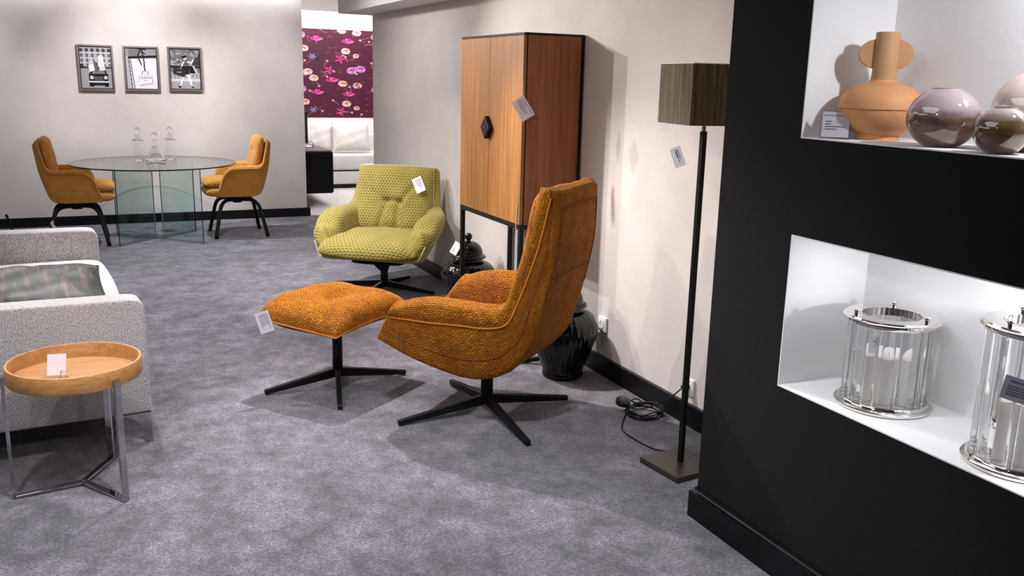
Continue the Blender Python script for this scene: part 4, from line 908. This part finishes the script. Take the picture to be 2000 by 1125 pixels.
def globe(label, loc, r, sq, m):
    g = thing('glass_globe_vase', label, 'vase', loc, 0, 'coloured glass globe vases in the upper niche')
    a = np.linspace(0.42, PI - 0.40, 30); zc = r * sq * math.cos(0.42)
    out = [(r * math.sin(q), zc - r * sq * math.cos(q)) for q in a]; inn = [((r - 0.004) * math.sin(q), zc - (r * sq - 0.004) * math.cos(q)) for q in a[::-1]]
    lathe('bowl', [(0, 0.0)] + out + inn + [(0, 0.006)], m, g, 56)
    lathe('rim', [(out[-1][0] - 0.004, out[-1][1] - 0.001), (out[-1][0] + 0.001, out[-1][1] - 0.001), (out[-1][0] + 0.001, out[-1][1] + 0.002), (out[-1][0] - 0.004, out[-1][1] + 0.002)], m, g, 48, None, True)
globe('pink and brown marbled glass globe vase beside the terracotta vase', (2.115, 1.762, NZ1), 0.094, 0.90, m_globe('globe_brown', (0.30, 0.165, 0.115), (0.62, 0.48, 0.50), 0.090, 0.35))
globe('small amber brown glass globe vase at the niche front', (2.060, 1.540, NZ1), 0.066, 0.93, m_globe('globe_amber', (0.27, 0.165, 0.06), (0.55, 0.43, 0.40), 0.092, 0.35))
globe('large pale pink glass globe vase behind the amber one', (2.228, 1.570, NZ1), 0.112, 0.98, m_globe('globe_pink', (0.80, 0.52, 0.43), (0.86, 0.66, 0.60), 0.03, 0.25))
ACR = m_pane('acrylic', (0.93, 0.92, 0.94), 0.02, 1.45)
sg = thing('sign_holder', 'small acrylic sign holder with printed price card by terracotta vase', 'sign', (2.040, 2.076, NZ1), math.radians(-45))
# local: x across, y depth (front is -y)
sgm = Matrix.Rotation(math.radians(-18), 4, 'X')
bm = bm_box((-0.043, -0.0015, 0), (0.043, 0.0015, 0.088), 0.0008, 1); me = bpy.data.meshes.new('acrylic_front'); bm.to_mesh(me); bm.free(); me.transform(sgm); link('acrylic_front', me, ACR, sg)
box('acrylic_foot', (-0.043, 0.0, 0.0), (0.043, 0.05, 0.003), ACR, sg)
M0 = sgm @ Matrix.Translation((0, -0.0022, 0.044)) @ Matrix.Rotation(PI / 2, 4, 'X')
cardbox('card', 0.078, 0.078, mat('lilac_card', (0.42, 0.40, 0.44), 0.4), sg, M0, 0.0005)
text_obj('heading', 'Meida Exclusieve Interieurs', 0.0062, INK, sg, M0 @ Matrix.Translation((0, 0.026, 0.0008)), 'CENTER')
o = boxes('printed_lines', [((-0.030, 0.008, 0.0006), (-0.012, 0.0105, 0.0009)), ((-0.030, 0.000, 0.0006), (-0.014, 0.0025, 0.0009)), ((-0.030, -0.008, 0.0006), (0.026, -0.0055, 0.0009)), ((-0.030, -0.016, 0.0006), (0.004, -0.0135, 0.0009))], INK, sg); o.data.transform(M0)

# ------------------------------------------------------------------ lanterns of glass rods
ROD = mat('rod_glass', (0.97, 0.98, 0.98), 0.01, 0.0, Transmission_Weight=1.0, IOR=1.42)
WAX = mat('candle_wax', (0.86, 0.83, 0.78), 0.5, Subsurface_Weight=0.2)
def lantern(label, loc, R, Ht, nrod, rr, rot=0.0):
    l = thing('lantern', label, 'lantern', loc, rot, 'polished nickel lanterns of glass rods')
    lathe('base_ring', [(0, 0.0), (R - 0.004, 0.0), (R, 0.003), (R + 0.001, 0.010), (R - 0.003, 0.014), (R - 0.010, 0.016), (R - 0.012, 0.022), (R - 0.014, 0.025), (R - 0.058, 0.025), (R - 0.062, 0.020), (0, 0.020)], NICKEL, l, 72)
    lathe('top_ring', [(R * 0.60, Ht - 0.024), (R - 0.014, Ht - 0.024), (R - 0.012, Ht - 0.022), (R - 0.010, Ht - 0.014), (R - 0.002, Ht - 0.012), (R - 0.002, Ht - 0.007), (R - 0.008, Ht - 0.005), (R - 0.010, Ht), (R * 0.60, Ht)], NICKEL, l, 72, None, True)
    for k in range(nrod):
        a = 2 * PI * k / nrod + 0.1; c = R - 0.036
        o = lathe('glass_rod', [(0, 0.0255), (rr, 0.0255), (rr, Ht - 0.0245), (0, Ht - 0.0245)], ROD, l, 18) if k == 0 else None
        if o is None:
            o = src.copy(); COL.objects.link(o)
        else: src = o
        o.location = (c * math.cos(a), c * math.sin(a), 0)
    for k in range(3):
        a = 2 * PI * k / 3 + 0.5; o = lathe('finial', [(0, Ht - 0.001), (0.008, Ht - 0.001), (0.008, Ht + 0.009), (0.0095, Ht + 0.010), (0.0095, Ht + 0.015), (0.008, Ht + 0.017), (0, Ht + 0.017)], NICKEL, l, 20); o.location = (R * 0.79 * math.cos(a), R * 0.79 * math.sin(a), 0)
    return l
def candle(label, loc, r, h):
    c = thing('pillar_candle', label, 'candle', loc)
    lathe('wax', [(0, 0.0), (r, 0.0), (r, h - 0.006), (r - 0.006, h), (r * 0.6, h - 0.012), (0, h - 0.014)], WAX, c, 40); tube('wick', [(0, 0, h - 0.016), (0.002, 0, h)], 0.0012, INK, c, 6)
lantern('short nickel and glass rod candle lantern in the lower niche', (2.190, 1.915, NZ0), 0.143, 0.288, 14, 0.0185, 0.2)
candle('white pillar candle inside the short glass rod lantern', (2.190, 1.915, NZ0 + 0.0205), 0.068, 0.150)
lantern('tall nickel and glass rod candle lantern at the niche right edge', (2.175, 1.435, NZ0), 0.143, 0.385, 14, 0.0185, 0.5)
candle('white pillar candle inside the tall glass rod lantern', (2.175, 1.435, NZ0 + 0.0205), 0.068, 0.165)

# ------------------------------------------------------------------ price tags
price_tag('white price tag clipped to the left corner of the orange footstool', (0.728, 4.40, 0.400), TOCAM((0.73, 4.42)), -74, 0.108, 0.068, None, 6, 2)
price_tag('white price tag hanging at the corner of the walnut cabinet', (2.128, 4.425, 1.449), TOCAM((2.13, 4.43)), -57, 0.120, 0.076, 'Meida Exclusieve Interieurs', 4, 3)
ct_ = bpy.data.objects[[o.name for o in bpy.data.objects if o.get('label', '').startswith('white price tag hanging at the corner')][0]]
tube('hanging_thread', [(0.006, 0.004, 0.066), (0.018, 0.050, 0.130), (0.0195, 0.054, 0.135)], 0.0005, PAPER, ct_, 5)
price_tag('price tag seen edge-on at the front edge of the orange chair back', (1.632, 3.428, 1.030), (-0.875, 0.48, 0.03), -84, 0.105, 0.066, None, 4, 12)
price_tag('white price tag pinned to the green armchair back', (2.262, 6.498, 0.800), (-0.602, -0.798, 0.25), -64, 0.118, 0.075, None, 6, 4)
price_tag('small white tag hanging below the floor lamp shade', (2.062, 2.900, 1.322), (-1, -0.62, 0.1), -65, 0.078, 0.044, None, 2, 5, 'price_tag', False)
lt = bpy.data.objects[[o.name for o in bpy.data.objects if o.get('label', '').startswith('small white tag hanging')][0]]
Mh = tag_matrix((-1, -0.62, 0.1), math.radians(-65)); text_obj('heading', 'Meida', 0.013, INK, lt, Mh @ Matrix.Translation((-0.014, -0.004, 0.0019)), 'CENTER')
tube('nylon_thread', [(-0.005, 0.008, 0.036), (0.0, 0.015, 0.122)], 0.0003, SLEEVE, lt, 5)
price_tag('small white tag tied to the leg of the left dining chair', (-0.335, 9.045, 0.215), (0.85, -0.5, 0.1), -70, 0.075, 0.05, None, 2, 6, 'price_tag', False)
price_tag('white price tag leaning on the lid of the far black jar', (2.195, 5.555, 0.482), (-0.75, -0.62, 0.35), 68, 0.085, 0.055, None, 3, 7)
price_tag('small white label hung inside the short lantern', (2.128, 1.932, NZ0 + 0.20), (-0.75, -0.66, 0), -8, 0.055, 0.058, None, 4, 8, 'lantern_label', False)
t2 = price_tag('lilac price label tied to the front of the tall lantern', (2.054, 1.380, NZ0 + 0.235), (-0.88, -0.46, 0), -8, 0.085, 0.062, 'Meida Interieurs', 4, 9, 'lantern_label', False)
for ch_ in t2.children:
    if ch_.name.startswith('card'): ch_.data.materials[0] = mat('lilac_label', (0.36, 0.34, 0.42), 0.4)

# ------------------------------------------------------------------ black post behind the sofa
bp_ = thing('display_post', 'slanted black metal post rising behind the grey sofa at the left edge', 'post', (-0.672, 9.30, 0))
bar('post', (0.035, 0, 0.0), (-0.046, 0.0, 0.292), 0.020, 0.020, 0.020, 0.020, BLACKM, bp_, (0, 1, 0))
box('floor_plate', (-0.06, -0.09, 0.0), (0.13, 0.09, 0.008), BLACKM, bp_, 0.002, 1)

# ------------------------------------------------------------------ second showroom furniture
mc = thing('media_console', 'long black hanging media console on the second showroom side wall', 'console', (2.20, 11.15, 0))
box('body', (0, 0, 0.155), (0.545, 1.5, 0.668), mat('black_lacquer', (0.003, 0.003, 0.004), 0.4, Specular_IOR_Level=0.15), mc, 0.002, 1)
box('top_board', (0, 0, 0.668), (0.545, 1.5, 0.684), mat('anthracite_top', (0.10, 0.085, 0.10), 0.3), mc)
for k in range(3): box('drawer_front', (0.545, 0.01 + k * 0.495, 0.165), (0.560, 0.49 + k * 0.495, 0.66), mat('black_lacquer', (0.004, 0.004, 0.005), 0.35), mc)
tv = thing('television', 'thin black television standing on the black media console', 'television', (2.532, 11.60, 0.684))
box('screen', (-0.015, 0, 0.055), (0.02, 1.25, 0.46), mat('screen_black', (0.003, 0.003, 0.004), 0.1), tv, 0.003, 1); box('stand', (-0.10, 0.05, 0), (0.10, 0.35, 0.012), CHROME, tv, 0.003, 1); box('stand_neck', (-0.012, 0.15, 0.012), (0.012, 0.25, 0.06), CHROME, tv)
tube('cable', cat([(0.02, 0.06, 0.08), (0.07, 0.04, 0.075), (0.10, 0.06, 0.03), (0.085, 0.12, 0.006), (0.04, 0.2, 0.006)], 4), 0.004, BLACKM, tv, 6)
fs = thing('sofa', 'off white sofa with loose cushions under the floral wallpaper', 'sofa', (2.85, 12.84, 0))
box('plinth', (0.0, 0.03, 0.0), (2.4, 0.90, 0.06), BLACKM, fs)
box('seat_base', (0.0, 0.0, 0.06), (2.4, 0.93, 0.245), LINEN, fs, 0.015, 3)
box('seat_cushion', (0.0, -0.015, 0.262), (1.2, 0.78, 0.488), LINEN, fs, 0.035, 4); box('seat_cushion', (1.205, -0.015, 0.262), (2.4, 0.78, 0.488), LINEN, fs, 0.035, 4)
box('seam_shadow_gap', (0.01, 0.012, 0.245), (2.39, 0.90, 0.262), BLACKM, fs); bpy.data.objects['seam_shadow_gap'].name = 'seat_gap_shade'  # black strip stands in for the shade between seat base and cushions
box('backrest', (0.0, 0.72, 0.245), (2.4, 0.93, 0.74), LINEN, fs, 0.04, 4)
box('armrest', (-0.20, 0.0, 0.06), (-0.002, 0.93, 0.62), LINEN, fs, 0.04, 4)
def fcush(label, loc, rz, sx, sz, tilt):
    t = thing('cushion', label, 'cushion', loc, rz, 'cushions on the off white sofa')
    a = math.radians(tilt); o, rim = pillow('cover', sx, sz, 0.10, LINEN, t, 28, 4, 0.5, 0.0, 0.05, 0.9, [(0.6, 0.6, 0.95, 0.9, 0.012, 0.1), (-0.6, 0.5, -0.95, 0.9, 0.012, 0.1)], lambda P: (P[0], P[1] * math.sin(a) - P[2] * math.cos(a), sz / 2 * math.cos(a) + 0.03 + P[1] * math.cos(a) + P[2] * math.sin(a)), 0.004)
    tube('piping', rim[::2], 0.005, LINEN, o, 5, True)
fcush('large square off white cushion on the pale sofa front', (3.52, 13.12, 0.490), math.radians(-3), 0.54, 0.44, 20)
fcush('off white cushion standing behind the large square one', (3.10, 13.36, 0.490), math.radians(-24), 0.42, 0.40, 12)
ct = thing('coffee_table', 'small round pale coffee table in front of the off white sofa', 'table', (3.72, 12.0, 0))
lathe('table_top', [(0, 0.385), (0.355, 0.385), (0.36, 0.39), (0.36, 0.398), (0.355, 0.402), (0, 0.402)], mat('pale_stone', (0.62, 0.58, 0.56), 0.2), ct, 56); tube('stem', [(0, 0, 0.015), (0, 0, 0.386)], 0.025, BLACKM, ct, 16); lathe('foot', [(0, 0), (0.2, 0), (0.2, 0.012), (0.03, 0.02), (0, 0.02)], BLACKM, ct, 36)
